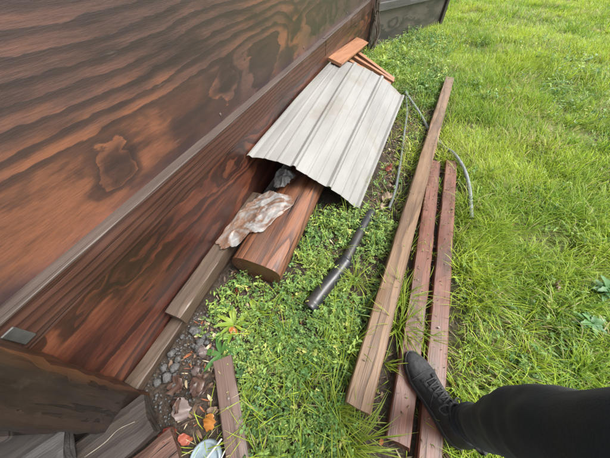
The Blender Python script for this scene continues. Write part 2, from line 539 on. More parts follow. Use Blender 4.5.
M['plank'] = lumber("grey_brown_plank", (0.035, 0.023, 0.016), (0.085, 0.056, 0.038), (0.125, 0.086, 0.06), ring=60, rough=0.42, streak=0.6, stain_amt=0.45)
M['short'] = lumber("pinkish_brown_board", (0.05, 0.03, 0.023), (0.11, 0.066, 0.05), (0.15, 0.095, 0.074), ring=45, rough=0.45, streak=0.4, stain_amt=0.4)
M['log'] = lumber("rusty_log_wood", (0.035, 0.012, 0.006), (0.145, 0.05, 0.021), (0.27, 0.105, 0.044), ring=75, rough=0.42, streak=0.9, stain_amt=0.75, grey=0.15, axis=(0.0, 0.02), bump=0.9, checks=1.0)
M['orange'] = lumber("fresh_orange_pine", (0.16, 0.06, 0.025), (0.29, 0.13, 0.062), (0.36, 0.18, 0.095), ring=50, rough=0.5, streak=0.5, stain_amt=0.25, stain=(0.16, 0.055, 0.025))
M['greyp'] = lumber("silver_grey_plank", (0.02, 0.019, 0.018), (0.055, 0.051, 0.048), (0.095, 0.09, 0.086), ring=60, rough=0.5, streak=0.7, grey=0.15, bump=0.9, checks=0.9)
M['darkp'] = lumber("dark_wet_plank", (0.01, 0.008, 0.007), (0.034, 0.027, 0.022), (0.065, 0.053, 0.044), ring=55, rough=0.4, streak=0.7, bump=0.9, checks=0.9)
M['redp'] = lumber("splintered_red_plank", (0.03, 0.013, 0.009), (0.1, 0.048, 0.032), (0.17, 0.095, 0.07), ring=50, rough=0.5, streak=0.7, bump=1.0, checks=1.0)
M['rail_end'] = plain("grey_rail_end", (0.075, 0.072, 0.068), 0.5, 0.4, 0.3, var=0.2, scale=60)
M['nail'] = plain("rusty_nail", (0.2, 0.17, 0.15), 0.45, 0.5, 0.7, var=0.3, scale=300)
M['black_plastic'] = plain("black_plastic_pipe", (0.018, 0.019, 0.022), 0.36, 0.5, 0.0, var=0.35, scale=60, col2=(0.034, 0.028, 0.024), bump=0.3)
M['conduit'] = plain("grey_conduit", (0.11, 0.12, 0.122), 0.4, 0.5, 0.0, var=0.15, scale=60, col2=(0.13, 0.13, 0.12))
M['hose'] = plain("grey_hose", (0.19, 0.21, 0.212), 0.4, 0.5, 0.0, var=0.15, scale=60, col2=(0.14, 0.15, 0.148))


# ------------------------------------------------------------------ main fence
YA, YB = -0.165, 4.42
fence = tag(empty("plywood_fence", (-0.72, 2.1, 0)), "tall brown stained plywood fence with a horizontal rail along the left side", "fence")
inv = Matrix.Translation((0.72, -2.1, 0))


def fpart(name, x0, x1, y0, y1, z0, z1, mat, bev=0.003):
    o = aabox(name, x0, x1, y0, y1, z0, z1, mat, None, bev)
    o.parent = fence
    o.matrix_parent_inverse = inv
    return o


fpart("upper_panel", -0.757, -0.739, YA, 2.22, 0.55, 1.80, M['ply_up'])
fpart("upper_panel", -0.759, -0.741, 2.224, YB, 0.55, 1.80, M['ply_up'])
fpart("lower_panel", -0.724, -0.706, YA, 2.13, 0.015, 0.502, M['ply_low'])
fpart("lower_panel", -0.726, -0.708, 2.134, YB, 0.02, 0.502, M['ply_low'])
for a, b in ((YA, 2.3), (2.303, YB)):
    L = b - a
    o = link("rail", boxmesh("rail", L, 0.043, 0.11, seg=30, bev=0.003, jit=0.0015, seed=int(a * 10) + 9), M['rail'], fence)
    o.matrix_parent_inverse = inv
    o.location = (-0.722, (a + b) / 2, 0.485); o.rotation_euler = (0, 0, R(90))
    o = link("rail_edge", boxmesh("rail_edge", L, 0.047, 0.007, seg=30, bev=0.0015, jit=0.0008, seed=int(a * 10) + 5), M['cap'], fence)
    o.matrix_parent_inverse = inv
    o.location = (-0.7205, (a + b) / 2, 0.5955); o.rotation_euler = (0, 0, R(90))
for y in (0.86, 1.9, 3.1):
    nm = tubemesh("nail", [(0, 0, 0), (0.004, 0, 0)], 0.006, 1, 10)
    o = link("nail", nm, M['nail'], fence); o.matrix_parent_inverse = inv
    o.location = (-0.7395, y, 0.635)


def post(name, x, y, s, h, mat, lean=(0, 0), seed=0, parent=None, rz=0.0):
    o = link(name, boxmesh(name, h, s, s, seg=20, bev=0.012, jit=0.004, seed=seed), mat, parent)
    m = Matrix.Rotation(rz, 3, 'Z') @ Matrix.Rotation(R(-90), 3, 'Y') @ Matrix.Rotation(R(90), 3, 'X')
    o.rotation_euler = (Matrix.Rotation(lean[0], 3, 'X') @ Matrix.Rotation(lean[1], 3, 'Y') @ m).to_euler()
    return o


# near end post: a rough round-edged post the panel is nailed to
def bark(q, p, t, th):
    n = mnoise.noise(Vector((q.x * 30, q.y * 30, q.z * 6))) * 0.006 + mnoise.noise(Vector((q.x * 9, q.y * 9, q.z * 2))) * 0.012
    d = (q - p)
    return q + d.normalized() * n


bm_ = boxmesh("post", 1.95, 0.135, 0.12, seg=70, bev=0.014, jit=0.0045, seed=77)
o = link("post", bm_, M['post_orange'], fence); o.matrix_parent_inverse = inv
o.rotation_euler = (Matrix.Rotation(R(-3.9), 3, 'X') @ Matrix.Rotation(R(-90), 3, 'Y')).to_euler()
o.location = (-0.597, -0.163, 0.92)
br = aabox("rail_end_block", -0.7, -0.694, -0.118, -0.09, 0.512, 0.575, M['rail_end'], None, 0.002)  # stands for the pale grey wooden end of the rail
br.parent = fence; br.matrix_parent_inverse = inv
# corner post far end
o = link("post", boxmesh("post", 1.85, 0.1, 0.1, seg=20, bev=0.008, jit=0.004, seed=5), M['post_dark'], fence)
o.matrix_parent_inverse = inv
o.rotation_euler = (0, R(-90), 0); o.location = (-0.66, 4.47, 0.92)

# next fence section, turning back behind the near post
side = tag(empty("plywood_fence", (-0.7, -0.3, 0)), "dark plywood fence section turning away behind the post at the lower left corner", "fence")
side.rotation_euler = (0, 0, R(-119))
aabox("panel", 0.02, 1.6, -0.02, 0.0, 0.02, 1.8, M['ply_far'], side)
aabox("rail", 0.02, 1.6, 0.0015, 0.04, 0.5, 0.6, M['rail'], side)

# far fence section, turned to the right
far = tag(empty("plywood_fence", (-0.69, 4.49, 0)), "grey weathered plywood fence section with a rail at the far end", "fence")
far.rotation_euler = (0, 0, math.atan2(1.78, 0.94))
aabox("panel", 0.03, 1.98, -0.012, 0.006, 0.03, 1.75, M['ply_far'], far)
o = link("rail", boxmesh("rail", 1.93, 0.04, 0.09, seg=20, seed=3), M['greyp'], far); o.location = (1.0, -0.034, 0.44)
o = link("ground_strip", boxmesh("ground_strip", 1.9, 0.03, 0.035, seg=20, seed=4), M['greyp'], far); o.location = (0.98, -0.03, 0.0)
o = link("post", boxmesh("post", 1.9, 0.1, 0.09, seg=20, bev=0.006, jit=0.003, seed=8), M['post_dark'], far)
o.rotation_euler = (0, R(-90), 0); o.location = (2.09, 0.0, 0.9)


# ------------------------------------------------------------------ arched metal roofing sheet
def build_sheet():
    near = [(-0.700, 0.93, 0.370), (-0.623, 0.96, 0.368), (-0.474, 1.0, 0.327), (-0.32, 1.05, 0.219), (-0.185, 1.09, 0.124), (-0.060, 1.12, 0.012)]
    farp = [(-0.692, 2.44, 0.398), (-0.598, 2.62, 0.372), (-0.41, 2.70, 0.313), (-0.29, 2.74, 0.262), (-0.17, 2.77, 0.2), (0.022, 2.80, 0.07)]
    NA, NB = 264, 26
    a = catmull(near, NA); b = catmull(farp, NA)
    # re-parametrise by arc length
    def arc(c):
        s = [0]
        for i in range(1, len(c)): s.append(s[-1] + (c[i] - c[i - 1]).length)
        s = np.array(s) / s[-1]
        P = np.array([tuple(p) for p in c]); u = np.linspace(0, 1, NA + 1)
        return np.stack([np.interp(u, s, P[:, k]) for k in range(3)], -1)
    A, B = arc(a), arc(b)
    u = np.linspace(0, 1, NA + 1)
    prof = np.zeros(NA + 1)
    W = 0.86
    def rib(c, w, h, top):
        d = np.abs(u - c) * W
        return h * np.clip((w / 2 - d) / ((w - top) / 2), 0, 1)
    for c in (0.012, 0.338, 0.664, 0.988): prof = np.maximum(prof, rib(c, 0.044, 0.017, 0.016))
    for k in range(3):
        for f in (0.36, 0.64):
            prof = np.maximum(prof, rib(0.012 + 0.3255 * (k + f), 0.026, 0.0032, 0.010))
    verts = []
    for j in range(NB + 1):
        t = j / NB
        c = A * (1 - t) + B * t
        tan = np.gradient(c, axis=0); ln = (B - A); 
        nrm = np.cross(ln, tan); nrm /= np.linalg.norm(nrm, axis=1)[:, None]
        nrm *= np.sign(nrm[:, 2:3])
        wv = np.array([mnoise.noise(Vector((uu * 5, t * 4, 3.3))) * 0.006 * math.sin(math.pi * min(1, .15 + t)) for uu in u])
        sag = 0.012 * math.sin(math.pi * t)
        p = c + nrm * (prof + wv)[:, None]
        p[:, 2] += sag
        verts.append(p)
    v = np.concatenate(verts)
    i = np.arange((NA + 1) * (NB + 1)).reshape(NB + 1, NA + 1)
    q = np.stack([i[:-1, :-1], i[:-1, 1:], i[1:, 1:], i[1:, :-1]], -1).reshape(-1, 4)
    me = npmesh("metal_roofing_sheet", v, q)
    me.polygons.foreach_set("use_smooth", [False] * len(me.polygons))
    g = G("white_painted_sheet_metal")
    co = g.coord()
    n1 = g.noise(g.map(co, (9, 1.5, 9)), 1.0, 4, 0.6); n2 = g.noise(co, 3.5, 4, 0.6); n3 = g.noise(co, 120, 2, 0.5)
    n4 = g.noise(g.map(co, (40, 2, 40)), 1.0, 3, 0.6)
    c = g.ramp(n1, [(0.3, (0.155, 0.15, 0.139)), (0.65, (0.22, 0.215, 0.203))])
    c = g.mix(g.framp(n2, [(0.56, 0.0), (0.72, 0.5)]), c, (0.15, 0.12, 0.085))
    c = g.mix(g.framp(n4, [(0.6, 0.0), (0.75, 0.35)]), c, (0.115, 0.107, 0.092))
    c = g.mix(g.framp(n3, [(0.66, 0.0), (0.72, 0.5)]), c, (0.3, 0.26, 0.2))
    o = link("metal_roofing_sheet", me, g.fin(c, g.math('ADD', 0.28, g.math('MULTIPLY', n2, 0.25)), 0.5))
    sol = o.modifiers.new("thickness", 'SOLIDIFY'); sol.thickness = 0.0022; sol.offset = -1
    tag(o, "off-white ribbed metal roofing sheet bent in an arch against the brown fence", "metal sheet")


build_sheet()


# ------------------------------------------------------------------ log under the sheet
def build_log():
    L, w, h = 1.75, 0.275, 0.168
    n = 30
    prof = []
    K = 36
    for k in range(K):
        th = 2 * math.pi * k / K
        cx_, sz = math.cos(th), math.sin(th)
        if sz > 0:
            y = math.copysign(abs(cx_) ** 0.72, cx_) * w / 2; z = 0.076 + sz ** 0.82 * (h - 0.082)
        else:
            y = math.copysign(abs(cx_) ** 0.85, cx_) * w / 2; z = 0.082 - (-sz) ** 0.95 * 0.094
        prof.append((y, z, th))
    # crack along the top
    bm = bmesh.new(); rings = []
    for i in range(n + 1):
        x = -L / 2 + L * i / n
        r = []
        for (y, z, th) in prof:
            dn = mnoise.noise(Vector((x * 2.5, y * 12, z * 12))) * 0.005
            r.append(bm.verts.new((x + (mnoise.noise(Vector((y * 30, z * 30, 1))) * 0.004 if i in (0, n) else 0), y * (1 + dn * 4), z + dn)))
        # groove: two neighbouring profile points on top pulled down
        r[11].co.z -= 0.001 if i % 9 == 8 else 0.014
        r[11].co.y = (r[10].co.y * 0.5 + r[12].co.y * 0.5) + mnoise.noise(Vector((x * 3, 0, 0))) * 0.006
        r[10].co.y = r[11].co.y + 0.002; r[12].co.y = r[11].co.y - 0.002
        rings.append(r)
    for i in range(n):
        for j in range(K):
            bm.faces.new((rings[i][j], rings[i][(j + 1) % K], rings[i + 1][(j + 1) % K], rings[i + 1][j]))
    bm.faces.new(list(reversed(rings[0]))); bm.faces.new(rings[-1])
    for i in range(n):
        for j in (10, 12):
            e = bm.edges.get((rings[i][j], rings[i + 1][j]))
            if e: e.smooth = False
    bmesh.ops.recalc_face_normals(bm, faces=bm.faces)
    me = bpy.data.meshes.new("log"); bm.to_mesh(me); bm.free()
    me.polygons.foreach_set("use_smooth", [len(p.vertices) == 4 for p in me.polygons])
    o = link("log", me, M['log'])
    a, b = Vector((-0.44, 0.455, 0)), Vector((-0.47, 2.2, 0))
    d = b - a
    o.location = (a + b) / 2; o.rotation_euler = (0, 0, math.atan2(d.y, d.x))
    tag(o, "thick rusty brown split log poking out from under the metal sheet", "log")


build_log()


# ------------------------------------------------------------------ lumber on the ground
def nails(o, pts, r=0.004):
    for (x, y, z) in pts:
        nm = tubemesh("nail", [(0, 0, 0), (0.001, 0.0005, 0.012)], [r * 0.6, r], 2, 8)
        link("nail", nm, M['nail'], o, (x, y, z))


beam = board("long_post", (0.166, 0.09, 0.002), (0.466, 3.49, 0.002), 0.094, 0.088, M['beam'], seg=60, bev=0.005, jit=0.0015, bow=0.006, chip=0.002, seed=21)
tag(beam, "long square tan timber post lying between the weeds and the red boards", "timber post")
b1 = board("red_board", (0.330, 0.045, 0.0), (0.383, 1.81, 0.0), 0.082, 0.040, M['red'], seg=40, bev=0.004, jit=0.0015, bow=-0.006, chip=0.008, seed=22)
tag(b1, "red stained board next to the long tan post, under the shoe's toe", "board")
b2 = board("red_board", (0.428, -0.25, 0.0), (0.506, 1.86, 0.0), 0.080, 0.038, M['red'], seg=40, bev=0.004, jit=0.0015, bow=0.004, chip=0.006, seed=23)
tag(b2, "outer red stained board at the edge of the open lawn, under the shoe's heel", "board")
nails(b2, [(-0.3, 0.01, 0.038), (0.5, -0.02, 0.038)])

pa = board("plank", (-0.655, 0.115, 0.052), (-0.668, 0.92, 0.05), 0.082, 0.075, M['plank'], seg=20, bev=0.004, jit=0.0015, seed=31)
tag(pa, "grey brown timber against the fence base, running under the crumpled plastic", "plank")
pb = board("plank", (-0.672, -0.155, 0.0), (-0.664, 0.56, 0.0), 0.06, 0.045, M['plank'], seg=16, bev=0.003, jit=0.0015, seed=32)
tag(pb, "low narrow board at the fence foot beside the grey gravel", "plank")
sb = board("short_board", (-0.392, 0.055, 0.006), (-0.04, -0.335, 0.0), 0.075, 0.035, M['short'], seg=16, bev=0.003, jit=0.0015, chip=0.003, seed=33)
tag(sb, "short pinkish brown board with two nails lying among the weeds", "board")
nails(sb, [(-0.115, 0.004, 0.034), (-0.088, -0.004, 0.034)], 0.0045)

# pile at the lower left corner
dirv = Vector((math.sin(R(29)), math.cos(R(29)), 0))
def pile(name, end, W, T, z, L, mat, label, seed, az=29):
    d = Vector((math.sin(R(az)), math.cos(R(az)), 0))
    e = Vector((end[0], end[1], z))
    o = board(name, e - d * L, e, W, T, mat, seg=16, bev=0.005, jit=0.003, chip=0.006, seed=seed)
    return tag(o, label, "plank")
pile("plank", (-0.648, -0.335), 0.13, 0.045, 0.135, 0.9, M['greyp'], "silver grey plank on top of the pile in the bottom left corner", 41, 33)
pile("plank", (-0.505, -0.185), 0.13, 0.05, 0.075, 0.8, M['darkp'], "dark wet plank with a pale root across it, at the foot of the post", 42, 31)
pile("plank", (-0.385, -0.225), 0.11, 0.045, 0.02, 0.7, M['redp'], "splintered reddish plank at the bottom edge beside the dead leaves", 43, 30)
pile("plank", (-0.74, -0.42), 0.14, 0.05, 0.08, 0.8, M['darkp'], "dark plank lowest in the corner pile under the silver grey one", 44, 38)

# broken pallet behind the sheet
pal = tag(empty("broken_pallet", (-0.6, 2.95, 0)), "fresh orange pine pallet piece sticking out behind the metal sheet", "pallet")
def pp(name, p0, p1, W, T, roll=0.0, seed=0):
    o = board(name, p0, p1, W, T, M['orange'], None, roll, seg=8, bev=0.003, jit=0.001, seed=seed)
    o.parent = pal; o.matrix_parent_inverse = Matrix.Translation((0.6, -2.95, 0))
    return o
pp("board", (-0.655, 2.42, 0.405), (-0.62, 3.5, 0.325), 0.15, 0.022, R(14), 51)
pp("slat", (-0.66, 2.80, 0.33), (-0.15, 2.86, 0.13), 0.05, 0.03, 0, 52)
pp("slat", (-0.64, 3.02, 0.30), (-0.13, 3.02, 0.105), 0.05, 0.03, 0, 53)
pp("slat", (-0.61, 3.22, 0.275), (-0.14, 3.16, 0.08), 0.05, 0.03, 0, 54)
pp("block", (-0.60, 2.6, 0.0), (-0.58, 2.72, 0.0), 0.09, 0.3, 0, 55)
pp("block", (-0.57, 3.2, 0.0), (-0.56, 3.32, 0.0), 0.09, 0.25, 0, 56)

# ------------------------------------------------------------------ pipes
pipe = tag(empty("drain_pipe", (-0.05, 0.7, 0)), "black plastic drain pipe with a thick coupling half hidden in the weeds", "pipe")
pim = Matrix.Translation((0.05, -0.7, -0.012))
o = link("pipe", tubemesh("pipe", [(-0.045, 0.64, 0.035), (-0.02, 0.80, 0.036), (-0.004, 0.92, 0.034), (0.012, 1.03, 0.032), (0.03, 1.12, 0.028)], 0.028, 24, 18), M['black_plastic'], pipe); o.matrix_parent_inverse = pim
def ribs(q, p, t, th):
    k = 0.003 if (0.07 < t < 0.12 or t > 0.93) else 0.0
    return q + (q - p).normalized() * k
o = link("coupling", tubemesh("coupling", [(-0.128, 0.385, 0.034), (-0.095, 0.50, 0.036), (-0.06, 0.60, 0.037), (-0.03, 0.70, 0.042)], 0.036, 40, 20, fn=ribs, hollow=0.86), M['black_plastic'], pipe); o.matrix_parent_inverse = pim

c1 = link("conduit", tubemesh("conduit", [(0.045, 2.95, 0.02), (0.095, 2.6, 0.018), (0.115, 2.2, 0.016), (0.135, 1.8, 0.016), (0.145, 1.4, 0.012), (0.13, 1.2, 0.006)], 0.0105, 30, 10), M['conduit'])
tag(c1, "straight grey conduit lying along the low edge of the metal sheet", "conduit")
hz = link("hose", tubemesh("hose", [(0.02, 3.05, 0.03), (0.12, 2.84, 0.022), (0.23, 2.58, 0.018), (0.32, 2.37, 0.0), (0.40, 2.2, 0.0), (0.455, 2.05, 0.03), (0.52, 1.94, 0.05), (0.585, 1.76, 0.05), (0.615, 1.55, 0.045), (0.618, 1.27, 0.04)], 0.0125, 70, 12, hollow=0.7), M['hose'])
tag(hz, "thin grey hose passing under the tan post and curling onto the lawn", "hose")


# ------------------------------------------------------------------ crumpled plastic
def crumple(name, outline, zf, amp, mat, label, cat, seed, n=54, freq=9.0):
    pts = [Vector((p[0], p[1])) for p in outline]
    c = sum(pts, Vector((0, 0))) / len(pts)
    bm = bmesh.new()
    rings = []
    sides = 96
    cen = None
    P = [tuple(p) + (0,) for p in pts]; P = P + [P[0]]
    P = [Vector(q) for q in P]
    per = len(P) - 1
    loop = [P[int(q * per / sides)].lerp(P[int(q * per / sides) + 1], (q * per / sides) % 1.0) for q in range(sides)]
    NR = 34
    for k in range(1, NR + 1):
        f = k / NR
        r = []
        for j, q in enumerate(loop):
            rag = 1 + 0.10 * mnoise.noise(Vector((j * 0.45, seed, 0))) * f
            x = c.x + (q.x - c.x) * f * rag; y = c.y + (q.y - c.y) * f * rag
            wx0 = x + 0.02 * mnoise.noise(Vector((x * 14, y * 14, seed))); wy0 = y + 0.02 * mnoise.noise(Vector((x * 14, y * 14, seed + 5)))
            def tri(ang, wl, ph):
                q_ = ((wx0 * math.cos(ang) + wy0 * math.sin(ang)) / wl + ph) % 1.0
                return 1 - 4 * abs(q_ - 0.5) if True else 0
            a1 = max(tri(0.3 + seed, 0.11, 0.2), tri(1.9 + seed, 0.15, 0.55)) 
            a2 = max(tri(1.1 + seed, 0.062, 0.1), tri(2.6 + seed, 0.05, 0.7)) * 0.9
            a3 = 1 - 2.4 * abs(mnoise.noise(Vector((x * 38, y * 38, seed))))
            z = zf(x, y) + max(0.0, amp * (a1 * 0.75 + a2 * 0.4 + a3 * 0.22 + 0.2)) * (1 - 0.25 * f ** 4) 
            r.append(bm.verts.new((x + amp * 0.5 * a2 * 0.4, y + a1 * amp * 0.2, z)))
        rings.append(r)
    z0 = zf(c.x, c.y) + amp * 0.6
    cv = bm.verts.new((c.x, c.y, z0))
    for j in range(sides): bm.faces.new((cv, rings[0][j], rings[0][(j + 1) % sides]))
    for k in range(NR - 1):
        for j in range(sides):
            bm.faces.new((rings[k][j], rings[k + 1][j], rings[k + 1][(j + 1) % sides], rings[k][(j + 1) % sides]))
    bmesh.ops.recalc_face_normals(bm, faces=bm.faces)
    me = bpy.data.meshes.new(name); bm.to_mesh(me); bm.free()
    o = link(name, me, mat, smooth=True)
    me.set_sharp_from_angle(angle=R(16))
    s = o.modifiers.new("thickness", 'SOLIDIFY'); s.thickness = 0.0015
    return tag(o, label, cat)


def plasticmat(name, a, b, c3, sc):
    g = G(name)
    co = g.coord()
    n = g.noise(g.map(co, (1, 1, 0.3)), sc, 4, 0.55, 1.2); n2 = g.noise(co, 60, 3, 0.6)
    c = g.ramp(n, [(0.36, a), (0.47, b), (0.56, c3), (0.66, a)])
    c = g.mix(g.framp(n2, [(0.55, 0.0), (0.75, 0.4)]), c, (0.25, 0.19, 0.15))
    g.bump(n2, 0.4, 0.004)
    m = g.fin(c, 0.3, 0.45)
    tr = g.n("ShaderNodeBsdfTransparent")
    mx = g.n("ShaderNodeMixShader"); mx.inputs[0].default_value = 0.34
    g.t.links.new(g.b.outputs[0], mx.inputs[1]); g.t.links.new(tr.outputs[0], mx.inputs[2])
    g.t.links.new(mx.outputs[0], g.o.inputs["Surface"])
    return m


def sup(x, y):
    # the plank at the left, the log at the right
    a = 0.135
    b = 0.168
    t = min(1, max(0, (x + 0.63) / 0.12))
    return a + (b - a) * t
crumple("plastic_sheet", [(-0.698, 0.50), (-0.64, 0.475), (-0.57, 0.51), (-0.545, 0.60), (-0.475, 0.63), (-0.45, 0.74), (-0.40, 0.87), (-0.45, 0.93), (-0.53, 0.92), (-0.60, 0.95), (-0.66, 0.86), (-0.69, 0.72)],
        sup, 0.009, plasticmat("dirty_clear_plastic", (0.25, 0.235, 0.22), (0.19, 0.1, 0.06), (0.36, 0.355, 0.345), 5), "crumpled dirty clear plastic sheet lying over the log and plank", "plastic sheet", 3.1)
crumple("plastic_bag", [(-0.58, 0.97), (-0.53, 0.95), (-0.49, 0.99), (-0.48, 1.06), (-0.50, 1.12), (-0.56, 1.12), (-0.60, 1.04)],
        lambda x, y: 0.165 + 0.05 * max(0, 1 - ((x + .54) ** 2 + (y - 1.04) ** 2) / 0.006), 0.03,
        plasticmat("grey_plastic_bag", (0.16, 0.16, 0.155), (0.2, 0.2, 0.195), (0.12, 0.12, 0.12), 9), "small pale grey bag tucked under the arch of the metal sheet", "plastic bag", 8.4, freq=14)


# ------------------------------------------------------------------ tin lid with string, debris
def build_lid():
    t = tag(empty("bucket_lid", (-0.275, -0.232, 0.012), (R(8), R(-6), 0)), "round pale blue plastic lid with white string beside the dead leaves", "lid")
    prof = [(0.0, 0.006), (0.034, 0.007), (0.040, 0.005), (0.044, 0.006), (0.049, 0.016), (0.054, 0.017), (0.057, 0.012), (0.058, 0.0), (0.054, -0.006)]
    bm = bmesh.new(); S = 40
    rings = []
    for (r, z) in prof[1:]:
        rings.append([bm.verts.new((r * math.cos(2 * math.pi * k / S), r * math.sin(2 * math.pi * k / S), z + 0.0015 * math.sin(5 * math.pi * k / S))) for k in range(S)])
    c = bm.verts.new((0, 0, prof[0][1]))
    for k in range(S): bm.faces.new((c, rings[0][k], rings[0][(k + 1) % S]))
    for a, b in zip(rings, rings[1:]):
        for k in range(S): bm.faces.new((a[k], b[k], b[(k + 1) % S], a[(k + 1) % S]))
    me = bpy.data.meshes.new("disc"); bm.to_mesh(me); bm.free()
    link("disc", me, plain("pale_blue_plastic", (0.2, 0.25, 0.28), 0.35, col2=(0.15, 0.175, 0.18), scale=40), t, smooth=True)
    wm = plain("white_string", (0.5, 0.49, 0.46), 0.6)
    link("string", tubemesh("string", [(-0.03, -0.05, 0.02), (0.0, 0.0, 0.022), (0.02, 0.05, 0.024), (0.028, 0.075, 0.02)], 0.0028, 14, 7), wm, t)
    link("string", tubemesh("string", [(0.035, -0.05, 0.02), (0.05, 0.0, 0.022), (0.052, 0.05, 0.01)], 0.002, 12, 7), wm, t)


build_lid()


def leafmesh(name, L, W, curl=0.4, fold=0.25, nseg=6, seed=0, wob=0.0, lobes=0):
    rs = random.Random(seed)
    v = []; f = []
    for i in range(nseg + 1):
        t = i / nseg
        w = W * math.sin(math.pi * min(1, t * 0.92 + 0.06)) ** 0.8 * (1 - 0.25 * t)
        if lobes: w *= 0.75 + 0.35 * abs(math.sin(t * math.pi * lobes))
        if i == nseg: w = 0.0005
        a = curl * t
        x = L * (math.sin(a) / a if a else 1) * t; z = -L * t * ((1 - math.cos(a)) / a if a else 0.0)
        dz = rs.uniform(-wob, wob)
        v += [(x, -w / 2, z + fold * w / 2 + dz), (x, 0, z + dz * 0.3), (x, w / 2, z + fold * w / 2 + rs.uniform(-wob, wob))]
    for i in range(nseg):
        for k in range(2):
            a = i * 3 + k
            f.append((a, a + 3, a + 4, a + 1))
    me = pydata(name, v, f)
    me.polygons.foreach_set("use_smooth", [True] * len(me.polygons))
    return me


dead_mats = [leafsolid("dead_leaf_brown", (0.05, 0.028, 0.022), (0.12, 0.07, 0.052), 0.15, 0.35, 60),
             leafsolid("dead_leaf_grey", (0.09, 0.066, 0.06), (0.2, 0.155, 0.14), 0.15, 0.35, 60),
             leafsolid("dead_leaf_orange", (0.30, 0.10, 0.018), (0.42, 0.18, 0.035), 0.25, 0.3, 60),
             leafsolid("dead_leaf_red", (0.16, 0.03, 0.02), (0.26, 0.07, 0.04), 0.15, 0.35, 60),
             leafsolid("dead_leaf_tan", (0.27, 0.19, 0.13), (0.4, 0.3, 0.23), 0.25, 0.4, 60)]


def deadleaf(x, y, L, W, mi, label, rz, group=None, z=0.012, tilt=0.2, curl=-0.9, seed=0):
    o = link("dead_leaf", leafmesh("dead_leaf", L, W * (0.85 + 0.3 * (seed % 3)), curl * (0.7 + 0.35 * (seed % 4)), 0.35 + 0.25 * (seed % 3), 9, seed, 0.011 * L / 0.06, 2 + seed % 3), dead_mats[mi], None, (x, y, z + float(ground_h(x, y))), (tilt * 0.5, -tilt, rz))
    s = o.modifiers.new("thickness", 'SOLIDIFY'); s.thickness = 0.0006
    return tag(o, label, "leaf", group)


deadleaf(-0.315, -0.165, 0.07, 0.045, 2, "bright orange wet leaf beside the pale blue lid", 1.9, z=0.02, seed=1)
deadleaf(-0.335, -0.06, 0.04, 0.026, 2, "small orange leaf at the edge of the short board", 0.6, z=0.018, seed=2)
deadleaf(-0.50, -0.16, 0.12, 0.075, 0, "large dark brown curled leaf in front of the pile of planks", 0.5, z=0.012, seed=3)
deadleaf(-0.45, -0.10, 0.10, 0.06, 0, "dark brown leaf between the gravel and the short board", 1.3, z=0.012, seed=4)
deadleaf(-0.42, -0.17, 0.09, 0.05, 1, "pale grey crinkled leaf near the splintered reddish plank", 2.3, z=0.016, seed=5)
deadleaf(-0.36, -0.22, 0.06, 0.04, 3, "rust red leaf on the soil left of the lid", 2.9, z=0.018, seed=6)
deadleaf(-0.515, 0.33, 0.05, 0.035, 3, "dark red leaf in front of the log's cut end", 0.4, z=0.02, seed=7)
deadleaf(0.075, 1.27, 0.08, 0.045, 4, "pale tan leaf by the far end of the black pipe", 0.7, z=0.02, seed=8)
deadleaf(0.10, 1.17, 0.06, 0.04, 4, "small pale pinkish leaf next to the tan post", 2.2, z=0.02, seed=9)
deadleaf(-0.40, 0.17, 0.05, 0.03, 2, "orange brown leaf under the yellow green weed", 3.3, z=0.014, seed=10)
deadleaf(0.99, 0.90, 0.07, 0.03, 4, "pale bleached leaf lying on the lawn beside the broad-leaved plant", 2.7, z=0.03, seed=11)


for i, (x_, y_, L_, mi_, lab) in enumerate([
        (-0.545, -0.09, 0.085, 0, "dark crumpled leaf lying on the gravel nearest the fence"),
        (-0.475, -0.045, 0.07, 1, "greyish leaf in the middle of the gravel patch"),
        (-0.40, -0.07, 0.075, 0, "brown folded leaf against the left edge of the short board"),
        (-0.445, -0.205, 0.08, 3, "dull red leaf at the end of the splintered plank"),
        (-0.355, -0.12, 0.06, 4, "tan leaf just above the bright orange leaf"),
        (-0.48, 0.03, 0.06, 1, "small grey leaf at the top of the gravel patch"),
        (0.13, 1.42, 0.07, 4, "pale leaf lying across the conduit's near end"),
        (0.20, 1.62, 0.06, 0, "brown leaf between the conduit and the tan post"),
        (0.05, 1.60, 0.07, 3, "reddish leaf beside the low edge of the metal sheet"),
        (0.16, 1.95, 0.06, 0, "dark leaf near the middle of the conduit")]):
    deadleaf(x_, y_, L_, L_ * 0.6, mi_, lab, i * 1.7, z=0.014, seed=20 + i)


def stonemesh(r, seed, sub=1):
    bm = bmesh.new()
    bmesh.ops.create_icosphere(bm, subdivisions=sub, radius=r)
    rs = random.Random(seed)
    sc = Vector((rs.uniform(0.8, 1.3), rs.uniform(0.7, 1.1), rs.uniform(0.5, 0.8)))
    for v in bm.verts:
        v.co *= 1 + mnoise.noise(v.co * (1.3 / r) + Vector((seed, 0, 0))) * 0.6
        v.co = Vector((v.co.x * sc.x, v.co.y * sc.y, v.co.z * sc.z))
    return bm


stone_mat = plain("grey_stone", (0.07, 0.068, 0.065), 0.5, 0.5, var=0.5, scale=3, col2=(0.115, 0.11, 0.105), bump=0.6, dist=0.01)
stone_src = []
for s in range(5):
    bm = stonemesh(1.0, s * 3.7 + 1, 2)
    me = bpy.data.meshes.new("stone"); bm.to_mesh(me); bm.free()
    me.materials.append(stone_mat)
    me.polygons.foreach_set("use_smooth", [True] * len(me.polygons))
    stone_src.append(me)
rs = random.Random(5)
for i in range(26):
    x = rs.uniform(-0.625, -0.47); y = rs.uniform(-0.13, 0.12)
    if x > -0.5 and y > 0.05: continue
    o = link("stone", stone_src[i % 5], None, None, (x, y, 0.006), (rs.uniform(-.3, .3), rs.uniform(-.3, .3), rs.uniform(0, 6)))
    k = rs.uniform(0.010, 0.020); o.scale = (k, k, k)
    tag(o, "grey pebble in the gravel patch at the foot of the fence", "stone", "pebbles at the fence foot")


